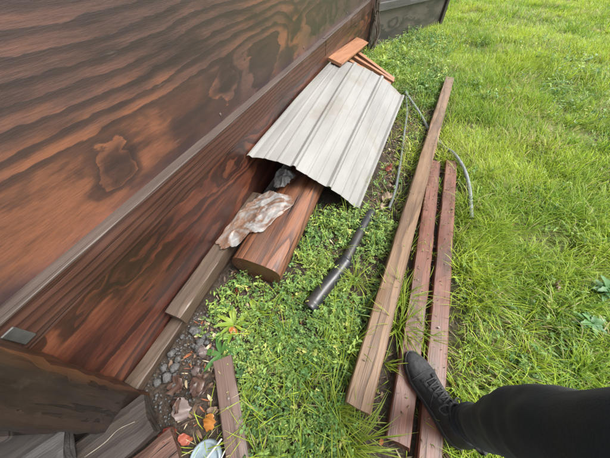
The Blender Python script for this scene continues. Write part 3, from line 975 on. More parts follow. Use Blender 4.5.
def build_gravel():
    V, T = [], []
    n0 = 0
    tmpl = []
    for s in range(6):
        bm = stonemesh(1.0, s * 2.1 + 4, 1)
        bm.verts.ensure_lookup_table()
        tmpl.append((np.array([v.co[:] for v in bm.verts]), np.array([[v.index for v in f.verts] for f in bm.faces])))
        bm.free()
    for i in range(750):
        if i < 420:
            x = RNG.uniform(-0.64, -0.42); y = RNG.uniform(-0.22, 0.2)
        else:
            x = RNG.uniform(-0.62, 0.7); y = RNG.uniform(-0.3, 2.8)
        k = RNG.uniform(0.002, 0.008) if i < 420 else RNG.uniform(0.002, 0.006)
        v, f = tmpl[i % 6]
        a = RNG.uniform(0, 6.28); c, s = math.cos(a), math.sin(a)
        vv = v * k
        vv = np.stack([vv[:, 0] * c - vv[:, 1] * s + x, vv[:, 0] * s + vv[:, 1] * c + y, vv[:, 2] + float(ground_h(x, y)) + k * 0.3], -1)
        V.append(vv); T.append(f + n0); n0 += len(v)
    me = npmesh("gravel", np.concatenate(V), None, np.concatenate(T))
    o = link("gravel", me, stone_mat)
    tag(o, "small grey gravel scattered on the soil by the fence", "gravel", kind="stuff")


build_gravel()

tw = link("twig", tubemesh("twig", [(-0.60, -0.335, 0.14), (-0.575, -0.29, 0.131), (-0.56, -0.25, 0.132), (-0.525, -0.215, 0.131)], [0.0014, 0.0018, 0.0016, 0.001], 16, 7), plain("pale_twig_bark", (0.15, 0.13, 0.1), 0.6))
tag(tw, "thin pale twig lying across the dark plank by the post", "twig")
vine = tag(empty("dry_vine", (-0.62, 4.3, 0)), "tangle of dry brown vine stems in the far fence corner", "vine")
vm = plain("dry_vine_bark", (0.09, 0.065, 0.05), 0.7, var=0.4)
for i in range(9):
    q = random.Random(100 + i)
    link("stem", tubemesh("stem", [(q.uniform(-.06, .06), q.uniform(-.2, .12), 0), (q.uniform(-.06, .08), q.uniform(-.2, .1), 0.25), (q.uniform(-.06, .05), q.uniform(-.15, .1), 0.55), (q.uniform(-.06, .05), q.uniform(-.1, .12), q.uniform(0.7, 1.2))], [0.007, 0.006, 0.005, 0.003], 24, 6), vm, vine)
# ------------------------------------------------------------------ vegetation: exclusion by lumber footprints
def seg_excl(x, y, a, b, hw):
    a = np.array(a[:2]); b = np.array(b[:2]); d = b - a; L = np.linalg.norm(d); d = d / L
    s = (x - a[0]) * d[0] + (y - a[1]) * d[1]
    t = -(x - a[0]) * d[1] + (y - a[1]) * d[0]
    return (s > -0.004) & (s < L + 0.004) & (np.abs(t) < hw)


def blocked(x, y):
    m = seg_excl(x, y, (0.166, 0.09), (0.466, 3.49), 0.052)
    m |= seg_excl(x, y, (0.330, 0.045), (0.383, 1.81), 0.044)
    m |= seg_excl(x, y, (0.428, -0.25), (0.506, 1.86), 0.043)
    m |= seg_excl(x, y, (-0.655, -0.2), (-0.668, 0.92), 0.06)
    m |= seg_excl(x, y, (-0.44, 0.455), (-0.47, 2.2), 0.14)
    m |= seg_excl(x, y, (-0.392, 0.055), (-0.04, -0.335), 0.042)
    m |= seg_excl(x, y, (-0.128, 0.385), (0.0, 0.95), 0.03)
    m |= (x < -0.68)
    # side of the far fence
    fx, fy = 0.94 / 2.013, 1.78 / 2.013
    t = -(x + 0.69) * fy + (y - 4.49) * fx
    s = (x + 0.69) * fx + (y - 4.49) * fy
    m |= (np.abs(t) < 0.06) & (s > -0.1) & (s < 2.2)
    m |= (t > 0) & (s > -0.5) & (s < 2.1)
    m |= (x < -0.3) & (y < 0.05) & (y < -0.25 - (x + 0.3) * 0.6) 
    return m


def shoe_clear(x, y):
    return seg_excl(x, y, (0.335, 0.34), (0.52, 0.14), 0.055)


def under_sheet(x, y):
    return (y > 1.12) & (y < 2.85) & (x < 0.0)


def make_blades(name, x, y, L, Wd, az, lean, curl, col, z=None):
    n = len(x)
    ts = np.array([0, 0.4, 0.75, 1.0]); ws = np.array([0.75, 1.0, 0.7, 0.0])
    hz = np.zeros(n); vz = np.zeros(n)
    H = [hz]; Vv = [vz]
    for k in range(3):
        th = lean + curl * (ts[k] + ts[k + 1]) / 2
        dl = L * (ts[k + 1] - ts[k])
        H.append(H[-1] + np.sin(th) * dl); Vv.append(Vv[-1] + np.cos(th) * dl)
    g0 = ground_h(x, y) if z is None else z
    dx, dy = np.cos(az), np.sin(az)
    tw = RNG.uniform(-0.9, 0.9, n)
    sx, sy = -np.sin(az + tw), np.cos(az + tw)
    verts = np.zeros((n, 7, 3)); cols = np.zeros((n, 7, 3))
    for k in range(3):
        px = x + dx * H[k]; py = y + dy * H[k]; pz = np.maximum(g0 + Vv[k], g0 + 0.004 * k) - (0.004 if k == 0 else 0)
        for s, sg in ((0, -1), (1, 1)):
            verts[:, k * 2 + s, 0] = px + sg * sx * Wd * ws[k] / 2
            verts[:, k * 2 + s, 1] = py + sg * sy * Wd * ws[k] / 2
            verts[:, k * 2 + s, 2] = pz
    verts[:, 6, 0] = x + dx * H[3]; verts[:, 6, 1] = y + dy * H[3]; verts[:, 6, 2] = np.maximum(g0 + Vv[3], g0 + 0.006)
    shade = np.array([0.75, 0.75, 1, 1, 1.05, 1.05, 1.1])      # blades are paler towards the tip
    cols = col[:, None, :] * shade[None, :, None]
    base = (np.arange(n) * 7)[:, None]
    quads = np.concatenate([base + np.array([[0, 1, 3, 2]]), base + np.array([[2, 3, 5, 4]])])
    tris = base + np.array([[4, 5, 6]])
    return npmesh(name, verts.reshape(-1, 3), quads, tris, np.clip(cols.reshape(-1, 3), 0, 1))


def lerp(a, b, t):
    return np.asarray(a)[None, :] * (1 - t[:, None]) + np.asarray(b)[None, :] * t[:, None]


def grass_color(x, y, n):
    f1 = vnoise(x, y, 1.3, 21); f2 = vnoise(x, y, 4.5, 22)
    t = np.clip(0.55 * f1 + 0.35 * f2 + RNG.uniform(-0.3, 0.4, n), 0, 1)
    c = lerp((0.12, 0.25, 0.025), (0.45, 0.54, 0.055), t)
    c *= RNG.uniform(0.7, 1.25, n)[:, None]
    dry = RNG.uniform(0, 1, n) < 0.05 + 0.22 * np.clip((vnoise(x, y, 3.0, 23) - 0.58) * 4, 0, 1)
    c[dry] = lerp((0.36, 0.31, 0.13), (0.52, 0.46, 0.24), RNG.uniform(0, 1, n))[dry]
    return c


grass_mat = leafmat("grass_blade", 0.45, 0.42)
weed_mat = leafmat("weed_leaf", 0.36, 0.45)


def lawn_density(x, y):
    n = vnoise(x, y, 2.2, 31); n2 = vnoise(x, y, 6, 32)
    edge = np.where(y > 1.88, 0.33 + (y - 1.9) * 0.09 + 0.06, 0.53)
    lawn = np.clip((x - edge - 0.1 * (n2 - 0.5)) / 0.1, 0, 1)
    lawn = np.maximum(lawn, np.clip((y - 2.95 + 0.5 * (n - 0.5)) / 0.4, 0, 1))
    lawn = np.maximum(lawn, 0.4 * (x > 0.16) * (y > 1.9) * (n2 > 0.4))
    thin = np.clip((n * 0.6 + n2 * 0.4 - 0.20) * 3.2, 0.12, 1)
    # bare spot beside the boards, near the leg
    bare = np.exp(-(((x - 0.74) / 0.17) ** 2 + ((y - 0.62) / 0.25) ** 2))
    return lawn * thin * (1 - 0.8 * bare)


def build_grass():
    xs, ys, kinds = [], [], []
    def scatter(x0, x1, y0, y1, dens, dfun):
        n = int((x1 - x0) * (y1 - y0) * dens)
        x = RNG.uniform(x0, x1, n); y = RNG.uniform(y0, y1, n)
        keep = RNG.uniform(0, 1, n) < dfun(x, y)
        return x[keep], y[keep]
    def tufts(x0, x1, y0, y1, tdens, per, rad, dfun):
        tx, ty = scatter(x0, x1, y0, y1, tdens, dfun)
        k = RNG.integers(per[0], per[1], len(tx))
        X = np.repeat(tx, k); Y = np.repeat(ty, k)
        a = RNG.uniform(0, 2 * np.pi, len(X)); r = rad * np.sqrt(RNG.uniform(0, 1, len(X)))
        return X + np.cos(a) * r, Y + np.sin(a) * r, a + RNG.normal(0, 0.5, len(X))
    X, Y, A, LN, WD, LE, CU = [], [], [], [], [], [], []
    def add(x, y, az, L, Wd, lean, curl):
        X.append(x); Y.append(y); A.append(az); LN.append(L); WD.append(Wd); LE.append(lean); CU.append(curl)
    zones = [  # x0,x1,y0,y1, fine density, tuft density, width
        (0.48, 1.9, -0.6, 1.9, 10500, 420, 0.0034),
        (-0.7, 2.8, 1.9, 3.8, 7000, 230, 0.004),
        (1.9, 3.2, 0.0, 1.9, 2500, 60, 0.0036),
        (-0.75, 4.2, 3.8, 6.5, 4500, 100, 0.0046),
        (-0.75, 6.8, 6.5, 11.5, 1900, 45, 0.0072),
        (-1.5, 9.0, 11.5, 17.0, 1000, 30, 0.013)]
    for (x0, x1, y0, y1, fd, td, w) in zones:
        x, y = scatter(x0, x1, y0, y1, fd, lawn_density)
        n = len(x)
        flow = vnoise(x, y, 1.6, 41) * 7.0 + RNG.normal(0, 0.8, n)
        hgt = 0.05 + 0.09 * vnoise(x, y, 2.6, 42)
        add(x, y, flow, hgt * RNG.uniform(0.5, 1.35, n), w * RNG.uniform(0.6, 1.3, n), np.abs(RNG.normal(0.35, 0.25, n)), RNG.uniform(0.3, 1.6, n))
        x, y, a = tufts(x0, x1, y0, y1, td, (14, 34), 0.022, lawn_density)
        n = len(x)
        tl = 0.08 + 0.09 * vnoise(x, y, 9, 43)
        add(x, y, a, tl * RNG.uniform(0.6, 1.3, n), w * RNG.uniform(0.7, 1.4, n), np.abs(RNG.normal(0.4, 0.25, n)), RNG.uniform(0.4, 1.7, n))
    # strips between and beside the lumber
    def strip(x, y):
        return np.where(vnoise(x, y, 5, 51) > 0.42, 1.0, 0.25)
    x, y, a = tufts(0.2, 0.64, -0.2, 2.4, 420, (5, 14), 0.012, strip)
    n = len(x); add(x, y, a, RNG.uniform(0.04, 0.11, n), np.full(n, 0.003), np.abs(RNG.normal(0.5, 0.3, n)), RNG.uniform(0.4, 1.6, n))
    # sparse grass among the weeds and by the sheet
    x, y, a = tufts(-0.36, 0.45, -0.3, 3.2, 330, (3, 12), 0.015, strip)
    n = len(x); add(x, y, a, RNG.uniform(0.06, 0.17, n), RNG.uniform(0.002, 0.0038, n), np.abs(RNG.normal(0.5, 0.3, n)), RNG.uniform(0.5, 1.8, n))
    x = np.concatenate(X); y = np.concatenate(Y); a = np.concatenate(A); L = np.concatenate(LN); W = np.concatenate(WD); le = np.concatenate(LE); cu = np.concatenate(CU)
    keep = ~blocked(x, y) & ~shoe_clear(x, y) & ~(under_sheet(x, y) & (RNG.uniform(0, 1, len(x)) < 0.8))
    x, y, a, L, W, le, cu = [q[keep] for q in (x, y, a, L, W, le, cu)]
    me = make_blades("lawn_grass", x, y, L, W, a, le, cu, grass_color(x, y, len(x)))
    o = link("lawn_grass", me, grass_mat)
    tag(o, "bright yellow green lawn grass over the open ground", "grass", kind="stuff")
    print("blades", len(x))


build_grass()


def build_weeds():
    """Chickweed-like ground cover: creeping stems with small paired ovate leaves."""
    def dens(x, y):
        n = vnoise(x, y, 4, 61) * 0.6 + vnoise(x, y, 11, 62) * 0.4
        d = np.zeros_like(x)
        main = np.clip((x + 0.44) / 0.08, 0, 1) * np.clip((0.22 + 0.09 * y - x) / 0.06, 0, 1) * np.clip((1.3 - y) / 0.2, 0, 1)
        nearfence = 0.35 * np.clip((x + 0.6) / 0.06, 0, 1) * (y > 0.12) * (y < 0.5) * (x < -0.36)
        mid = 0.45 * (x > -0.02) * (x < 0.4) * (y > 0.85) * (y < 3.4)
        farp = 0.8 * (y > 3.1) * (y < 5.5) * (x < 0.5)
        lawnw = 0.22 * (x > 0.56) * np.clip((vnoise(x, y, 1.5, 63) - 0.35) * 3, 0.1, 1)
        plant = 0.9 * np.exp(-(((x - 1.15) / 0.25) ** 2 + ((y - 0.85) / 0.25) ** 2))
        d = np.maximum.reduce([main * np.clip(n * 2.8 - 0.7, 0.08, 1), nearfence, mid * np.clip(n * 3 - 1.0, 0, 1), farp, lawnw, plant])
        return d
    allV, allC = [], []
    # (leaf length range, half width ratio, stem rise, stem length, share, pale colour, deep colour)
    pops = [((0.007, 0.013), 0.34, (0.25, 1.2), (0.03, 0.075), 1.0, (0.26, 0.36, 0.085), (0.08, 0.165, 0.05), 10),
            ((0.014, 0.026), 0.20, (0.5, 1.35), (0.05, 0.11), 0.36, (0.31, 0.42, 0.09), (0.1, 0.215, 0.055), 10),
            ((0.013, 0.021), 0.42, (0.6, 1.3), (0.03, 0.07), 0.25, (0.21, 0.34, 0.1), (0.08, 0.18, 0.065), 6)]
    for pi, (lr, hw, upr, lnr, share, cp, cd, NL) in enumerate(pops):
        X, Y, S = [], [], []
        for (x0, x1, y0, y1, dn, sc) in ((-0.66, 1.7, -0.5, 1.3, 3600, 1.0), (-0.2, 2.0, 1.3, 3.2, 1300, 1.3), (-0.7, 2.6, 3.0, 6.0, 900, 1.9)):
            n = int((x1 - x0) * (y1 - y0) * dn * share)
            x = RNG.uniform(x0, x1, n); y = RNG.uniform(y0, y1, n)
            pm_ = 1.0 if pi == 0 else np.clip((vnoise(x, y, 5, 70 + pi) - 0.3) * 3, 0.05, 1.5)
            k = (RNG.uniform(0, 1, n) < dens(x, y) * pm_) & ~blocked(x, y) & ~shoe_clear(x, y) & ~(under_sheet(x, y) & (x < -0.1) & (y > 1.3))
            k &= ~((y < 0.06) & (x < -0.40 - (y - 0.05) * 0.9))          # bare soil left of the short board
            X.append(x[k]); Y.append(y[k]); S.append(np.full(k.sum(), sc))
        X = np.concatenate(X); Y = np.concatenate(Y); S = np.concatenate(S)
        ns = len(X)
        az = RNG.uniform(0, 2 * np.pi, ns); up = RNG.uniform(*upr, ns); ln = RNG.uniform(*lnr, ns) * S
        size = RNG.uniform(*lr, ns) * S * (0.8 + 0.5 * vnoise(X, Y, 7, 65))
        ct = np.clip(vnoise(X, Y, 6, 64 + pi) * 1.3 - 0.15 + RNG.normal(0, 0.2, ns), 0, 1)
        c1 = lerp(cd, cp, ct)
        c1[RNG.uniform(0, 1, ns) < 0.05] = (0.42, 0.43, 0.12)
        for i in range(NL):
            t = (i // 2 + 1) / (NL / 2)
            px = X + np.cos(az) * ln * t * np.cos(up); py = Y + np.sin(az) * ln * t * np.cos(up); pz = ground_h(X, Y) + 0.003 + ln * t * np.sin(up)
            la = az + (1.3 if i % 2 else -1.3) + RNG.normal(0, 0.5, ns) + (t - .5) * 0.6
            pitch = RNG.normal(0.1, 0.45, ns)
            sz = size * RNG.uniform(0.7, 1.25, ns) * (1.15 - 0.45 * t)
            ux, uy, uz = np.cos(la) * np.cos(pitch), np.sin(la) * np.cos(pitch), np.sin(pitch)
            wx_, wy_ = -np.sin(la), np.cos(la)
            roll = RNG.normal(0, 0.4, ns)
            lv = np.zeros((ns, 6, 3))
            for q, (f, w, dz) in enumerate([(0.0, 0.0, 0.0), (0.35, -hw, 0.10), (0.75, -hw * 0.75, 0.04), (1.1, 0.0, -0.14), (0.75, hw * 0.75, 0.04), (0.35, hw, 0.10)]):
                lv[:, q, 0] = px + ux * sz * f + wx_ * sz * w
                lv[:, q, 1] = py + uy * sz * f + wy_ * sz * w
                lv[:, q, 2] = pz + uz * sz * f + sz * (dz + w * roll)
            allV.append(lv); allC.append(np.repeat((c1 * RNG.uniform(0.7, 1.3, ns)[:, None])[:, None, :], 6, 1))
    V = np.concatenate(allV); C = np.concatenate(allC)
    n = len(V)
    base = (np.arange(n) * 6)[:, None]
    quads = np.concatenate([base + np.array([[0, 1, 2, 3]]), base + np.array([[0, 3, 4, 5]])])
    me = npmesh("weed_cover", V.reshape(-1, 3), quads, None, np.clip(C.reshape(-1, 3), 0, 1))
    o = link("weed_cover", me, weed_mat)
    tag(o, "low green chickweed and clover ground cover between log and tan post", "weeds", kind="stuff")
    print("weed leaves", n)


build_weeds()


def build_litter():
    """Mulch, twigs, dry blades: flat little pieces on bare soil."""
    n = 16000
    x = RNG.uniform(-0.66, 0.95, n); y = RNG.uniform(-0.4, 3.2, n)
    d = np.where((x < -0.36) & (y < 0.45), 1.0, np.where((x > -0.02) & (x < 0.45) & (y > 0.8), 0.75, 0.3))
    k = (RNG.uniform(0, 1, n) < d) & ~blocked(x, y) & ~(under_sheet(x, y))
    x, y = x[k], y[k]; n = len(x)
    L = RNG.uniform(0.008, 0.04, n); W = RNG.uniform(0.0015, 0.006, n)
    wide = RNG.uniform(0, 1, n) < 0.35
    W = np.where(wide, RNG.uniform(0.008, 0.02, n), W)
    t = RNG.uniform(0, 1, n)
    c = lerp((0.05, 0.03, 0.02), (0.2, 0.13, 0.085), t)
    pale = RNG.uniform(0, 1, n) < 0.2
    c[pale] = (0.42, 0.34, 0.22)
    red = RNG.uniform(0, 1, n) < 0.12
    c[red] = (0.28, 0.09, 0.035)
    zz = ground_h(x, y) + 0.006
    # crumbs and dry bits that fell on top of the boards
    bx, by, bz = [], [], []
    for (a, b, hw_, zt, cnt) in (((0.330, 0.045), (0.383, 1.81), 0.036, 0.0415, 110), ((0.428, -0.1), (0.506, 1.86), 0.035, 0.0395, 100), ((0.166, 0.09), (0.466, 3.49), 0.04, 0.091, 45), ((-0.392, 0.055), (-0.04, -0.335), 0.03, 0.040, 26)):
        tt = RNG.uniform(0.01, 0.99, cnt) ** 0.7; oo = RNG.uniform(-hw_, hw_, cnt)
        a = np.array(a); b = np.array(b); d_ = (b - a) / np.linalg.norm(b - a)
        qx = a[0] + (b[0] - a[0]) * tt - d_[1] * oo; qy = a[1] + (b[1] - a[1]) * tt + d_[0] * oo
        m_ = ~shoe_clear(qx, qy)
        bx.append(qx[m_]); by.append(qy[m_]); bz.append(np.full(m_.sum(), zt))
    bx = np.concatenate(bx); by = np.concatenate(by); bz = np.concatenate(bz); nb = len(bx)
    cb = lerp((0.06, 0.04, 0.02), (0.3, 0.24, 0.12), RNG.uniform(0, 1, nb))
    gr = RNG.uniform(0, 1, nb) < 0.3
    cb[gr] = (0.16, 0.22, 0.05)
    x = np.concatenate([x, bx]); y = np.concatenate([y, by]); zz = np.concatenate([zz, bz]); c = np.concatenate([c, cb])
    L = np.concatenate([L, RNG.uniform(0.004, 0.022, nb)]); W = np.concatenate([W, RNG.uniform(0.0012, 0.005, nb)]); n = len(x)
    me = make_blades("leaf_litter", x, y, L, W, RNG.uniform(0, 6.28, n), RNG.uniform(1.1, 1.6, n), RNG.uniform(-0.3, 0.6, n), c, zz)
    o = link("leaf_litter", me, leafmat("litter", 0.1, 0.6))
    tag(o, "brown bits of dead leaves and twigs on the bare soil", "leaf litter", kind="stuff")


build_litter()

# ------------------------------------------------------------------ plants one can pick out
LEAFM = {
    'lime': leafsolid("lime_leaf", (0.17, 0.27, 0.03), (0.3, 0.38, 0.05), 0.35),
    'green': leafsolid("green_leaf", (0.06, 0.16, 0.035), (0.12, 0.25, 0.06), 0.3),
    'blue': leafsolid("bluish_leaf", (0.055, 0.15, 0.05), (0.12, 0.25, 0.08), 0.3),
    'grass': leafsolid("tall_grass_blade", (0.16, 0.25, 0.025), (0.3, 0.38, 0.05), 0.4),
}


def rosette(x, y, n, L, W, mat, label, seed, pitch=(0.3, 1.0), name="leafy_weed", lobes=0, cat="weed", layers=1, stem=0.0):
    rs = random.Random(seed)
    t = empty(name, (x, y, float(ground_h(x, y))))
    tag(t, label, cat)
    src = [leafmesh("leaf", L * s, W * s, 0.9, 0.3, 6, seed + i, 0.001, lobes) for i, s in enumerate((0.75, 1.0, 1.2))]
    for m in src: m.materials.append(LEAFM[mat])
    for i in range(n):
        a = i * 2.4 + rs.uniform(-0.3, 0.3)
        p = rs.uniform(*pitch)
        o = bpy.data.objects.new("leaf", rs.choice(src))
        COL.objects.link(o)
        o.parent = t
        h = stem * i / n
        o.location = (math.cos(a) * 0.004, math.sin(a) * 0.004, 0.004 + h)
        o.rotation_euler = (rs.uniform(-0.3, 0.3), -p, a)
    if stem:
        link("stem", tubemesh("stem", [(0, 0, -0.005), (0.004, 0.002, stem * 0.6), (0.006, 0, stem + 0.01)], [0.003, 0.0025, 0.0015], 8, 6), LEAFM[mat], t)
    return t


rosette(-0.43, 0.20, 13, 0.085, 0.02, 'lime', "yellow green weed with long narrow leaves beside the bare soil", 1)
rosette(-0.36, 0.29, 10, 0.07, 0.018, 'lime', "smaller lime green weed between the log end and the pipe", 2)
rosette(-0.42, 0.07, 9, 0.09, 0.024, 'green', "green broad-leaved weed at the tip of the short board", 3, (0.15, 0.7))
rosette(-0.19, 0.22, 10, 0.06, 0.018, 'lime', "pale green weed in the middle of the chickweed patch", 4)
rosette(1.17, 0.96, 34, 0.062, 0.03, 'blue', "bluish green lobed plant on the lawn at the right edge", 5, (0.3, 1.1), lobes=3, stem=0.08, cat="plant", name="lobed_plant")
rosette(1.07, 0.76, 26, 0.055, 0.027, 'blue', "lobed bluish plant just above the trouser leg", 6, (0.2, 1.0), lobes=3, stem=0.05, cat="plant", name="lobed_plant")
rosette(0.66, 1.02, 12, 0.06, 0.02, 'green', "small dark green weed at the edge of the outer red board", 7)
rosette(-0.33, 3.75, 16, 0.11, 0.03, 'lime', "bright lime weed behind the orange pallet", 8, (0.5, 1.2), stem=0.12)
rosette(-0.12, 4.2, 16, 0.11, 0.032, 'lime', "tall lime green weed in front of the far grey fence", 9, (0.5, 1.2), stem=0.14)
rosette(-0.52, 0.40, 8, 0.05, 0.02, 'green', "small green weed between the plank and the log end", 10)


def tuft(x, y, n, L, spread, label, seed, lean=(0.1, 0.7), curl=(0.5, 1.8), az0=None, azs=3.14, w=0.0042):
    q = np.random.default_rng(seed)
    a = q.uniform(0, 2 * np.pi, n) if az0 is None else q.normal(az0, azs, n)
    r = spread * np.sqrt(q.uniform(0, 1, n)); ra = q.uniform(0, 2 * np.pi, n)
    px = r * np.cos(ra); py = r * np.sin(ra)
    c = lerp((0.13, 0.22, 0.02), (0.32, 0.38, 0.05), q.uniform(0, 1, n))
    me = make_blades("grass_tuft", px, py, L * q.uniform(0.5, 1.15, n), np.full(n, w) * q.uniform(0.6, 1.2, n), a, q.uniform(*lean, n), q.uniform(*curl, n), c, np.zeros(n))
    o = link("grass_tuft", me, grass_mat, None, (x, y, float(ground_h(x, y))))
    return tag(o, label, "grass tuft")


tuft(0.286, 0.46, 85, 0.22, 0.026, "long bright grass tuft growing in front of the shoe's toe", 1)
tuft(0.272, 0.60, 70, 0.20, 0.024, "grass tuft squeezed between the tan post and the red board", 2)
tuft(0.395, 0.46, 34, 0.14, 0.015, "short grass tuft between the two red boards beside the shoe", 3)
tuft(0.09, 0.05, 70, 0.22, 0.03, "long grass tuft bending over the near end of the tan post", 4, (0.3, 0.9), (0.8, 1.6), 0.6, 1.0)
tuft(0.17, -0.03, 90, 0.24, 0.03, "long grass tuft at the bottom edge in front of the tan post", 5, (0.3, 0.9), (0.8, 1.6), 0.2, 1.2)
tuft(0.085, 0.30, 46, 0.19, 0.02, "grass tuft leaning on the left side of the tan post", 6, (0.2, 0.8), (0.7, 1.6), 0.4, 1.2)
tuft(0.05, 0.62, 46, 0.18, 0.02, "grass tuft between the black pipe and the tan post", 7)
tuft(0.72, 1.25, 60, 0.17, 0.03, "large lawn grass tuft next to the end of the hose", 8)
tuft(0.82, 1.0, 60, 0.17, 0.03, "dense lawn tuft with fanned blades right of the outer red board", 9)
tuft(-0.05, 0.12, 24, 0.14, 0.03, "thin grass tuft in the chickweed near the bottom edge", 10)


# ------------------------------------------------------------------ person: shoe and trouser leg
def build_person():
    t = tag(empty("person", (0.43, 0.24, 0.04)), "person's leg in black trousers and black laced shoe standing on the red boards", "person")
    heel, toe = Vector((0.535, 0.122, 0.04)), Vector((0.326, 0.352, 0.04))
    ax = (toe - heel)
    L = ax.length
    rz = math.atan2(ax.y, ax.x)
    sh = empty("shoe"); sh.parent = t
    sh.location = (heel + toe) / 2 - t.location; sh.rotation_euler = (0, 0, rz)
    g = G("black_suede")
    co = g.coord(); n = g.noise(co, 90, 4, 0.65); n2 = g.noise(co, 14, 3, 0.5)
    c = g.ramp(n, [(0.3, (0.006, 0.006, 0.007)), (0.7, (0.02, 0.0205, 0.022))])
    x = g.xyz(co)[0]
    toe_f = g.framp(g.math('ADD', x, g.math('MULTIPLY', g.math('SUBTRACT', n2, 0.5), 0.08)), [(0.05, 0.0), (0.11, 0.8)])
    c = g.mix(g.math('MULTIPLY', toe_f, g.framp(n, [(0.35, 0.2), (0.7, 1.0)])), c, (0.05, 0.052, 0.055))
    g.bump(n, 0.5, 0.002)
    upm = g.fin(c, 0.6, 0.35)
    solem = plain("black_rubber", (0.018, 0.018, 0.019), 0.6, 0.4, scale=80)
    lacem = plain("black_lace", (0.035, 0.035, 0.036), 0.75, 0.3, scale=300, bump=0.6)

    def halfw(s):            # outline along the shoe, s 0 heel .. 1 toe
        pts = [(0, 0.018), (0.04, 0.029), (0.15, 0.036), (0.35, 0.034), (0.5, 0.037), (0.7, 0.045), (0.84, 0.038), (0.93, 0.027), (0.98, 0.015), (1.0, 0.005)]
        return 1.18 * np.interp(s, [p[0] for p in pts], [p[1] for p in pts])
    def top(s):
        pts = [(0, 0.085), (0.05, 0.10), (0.2, 0.105), (0.33, 0.108), (0.45, 0.095), (0.6, 0.076), (0.75, 0.06), (0.88, 0.05), (0.96, 0.042), (1.0, 0.03)]
        return np.interp(s, [p[0] for p in pts], [p[1] for p in pts])
    def mid(s): return 0.006 * math.sin(math.pi * s) * 1.0
    # upper
    NS, NP = 40, 20
    v = []; f = []
    for i in range(NS + 1):
        s = i / NS
        w = halfw(s) * 0.97; h = top(s); b = 0.022
        for k in range(NP + 1):
            ph = math.pi * k / NP
            cs, sn = math.cos(ph), math.sin(ph)
            y = math.copysign(abs(cs) ** 0.75, cs) * w
            ex = 0.85 if s > 0.45 else 0.7
            z = b + (h - b) * sn ** ex
            # throat ridge narrows the top in the mid-foot
            nar = 1 - 0.28 * max(0, 1 - abs(s - 0.45) / 0.35) * (sn ** 3)
            d = mnoise.noise(Vector((s * 9, k * 0.4, 2))) * 0.0012
            v.append((-L / 2 + L * s, y * nar + mid(s), z + d))
    for i in range(NS):
        for k in range(NP):
            a = i * (NP + 1) + k
            f.append((a, a + 1, a + NP + 2, a + NP + 1))
    f.append(tuple(range(NP, -1, -1))); f.append(tuple(NS * (NP + 1) + k for k in range(NP + 1)))
    link("upper", pydata("upper", v, f), upm, sh, smooth=True)
    # sole with welt
    out = []
    for i in range(41):
        s = i / 40; out.append((-L / 2 - 0.003 + (L + 0.006) * s, halfw(s) * 1.06 + mid(s)))
    for i in range(40, -1, -1):
        s = i / 40; out.append((-L / 2 - 0.003 + (L + 0.006) * s, -halfw(s) * 1.06 + mid(s)))
    bm = bmesh.new()
    rings = []
    for (z, k) in ((0.0, 0.96), (0.004, 1.0), (0.012, 1.0), (0.014, 0.985), (0.017, 1.0), (0.026, 1.0), (0.029, 0.95)):
        rings.append([bm.verts.new((x, y * k, z + 0.008 * max(0, x / L * 2 - 0.6) ** 2)) for (x, y) in out])
    n_ = len(out)
    for a, b in zip(rings, rings[1:]):
        for j in range(n_): bm.faces.new((a[j], a[(j + 1) % n_], b[(j + 1) % n_], b[j]))
    bm.faces.new(list(reversed(rings[0]))); bm.faces.new(rings[-1])
    bmesh.ops.remove_doubles(bm, verts=bm.verts, dist=0.0002)
    me = bpy.data.meshes.new("sole"); bm.to_mesh(me); bm.free()
    link("sole", me, solem, sh)
    # facings, tongue and laces
    def surf(s, k):          # point on the upper, k in 0..1 across
        ph = math.pi * k; cs, sn = math.cos(ph), math.sin(ph)
        w = halfw(s) * 0.97; h = top(s)
        nar = 1 - 0.28 * max(0, 1 - abs(s - 0.45) / 0.35) * (sn ** 3)
        return Vector((-L / 2 + L * s, math.copysign(abs(cs) ** 0.75, cs) * w * nar + mid(s), 0.022 + (h - 0.022) * sn ** (0.85 if s > 0.45 else 0.7)))
    for sgn in (0, 1):
        fv = []; ff = []
        for i in range(9):
            s = 0.33 + 0.36 * i / 8
            for j in range(4):
                k = (0.30 + 0.13 * j / 3); k = k if sgn == 0 else 1 - k
                p = surf(s, k); fv.append((p.x, p.y, p.z + 0.0025))
        for i in range(8):
            for j in range(3):
                a = i * 4 + j; ff.append((a, a + 1, a + 5, a + 4))
        o = link("facing", pydata("facing", fv, ff), lacem, sh, smooth=True)
        o.modifiers.new("thickness", 'SOLIDIFY').thickness = 0.002
    for i in range(6):
        s = 0.36 + 0.058 * i
        for d in (0.028, -0.028) if i < 5 else (0.0,):
            pts = []
            for j in range(7):
                k = 0.36 + 0.28 * j / 6
                p = surf(s + d * (j / 6 - 0.0), k); pts.append((p.x, p.y, p.z + 0.0055 + 0.002 * math.sin(math.pi * j / 6)))
            link("lace", tubemesh("lace", pts, 0.0026, 12, 7), lacem, sh)
        for k in (0.36, 0.64):
            p = surf(s, k)
            link("eyelet", tubemesh("eyelet", [(p.x, p.y, p.z + 0.002), (p.x, p.y, p.z + 0.006)], [0.0036, 0.003], 2, 10), solem, sh)
    # toe cap seam and a quarter seam on either side
    link("toe_seam", tubemesh("toe_seam", [surf(0.74 - 0.05 * abs(k - 0.5), k) + Vector((0, 0, 0.001)) for k in np.linspace(0.04, 0.96, 13)], 0.0016, 30, 6), lacem, sh)
    for sg in (0, 1):
        ks = np.linspace(0.03, 0.34, 8)
        link("side_seam", tubemesh("side_seam", [surf(0.42 + 0.35 * (k - 0.03), k if sg == 0 else 1 - k) + Vector((0, 0, 0.001)) for k in ks], 0.0015, 20, 6), lacem, sh)
    tv = [surf(0.30 + 0.36 * i / 8, 0.5 + (j - 2) * 0.05) + Vector((-0.0, 0, 0.003 + (0.014 if i == 0 else 0))) for i in range(9) for j in range(5)]
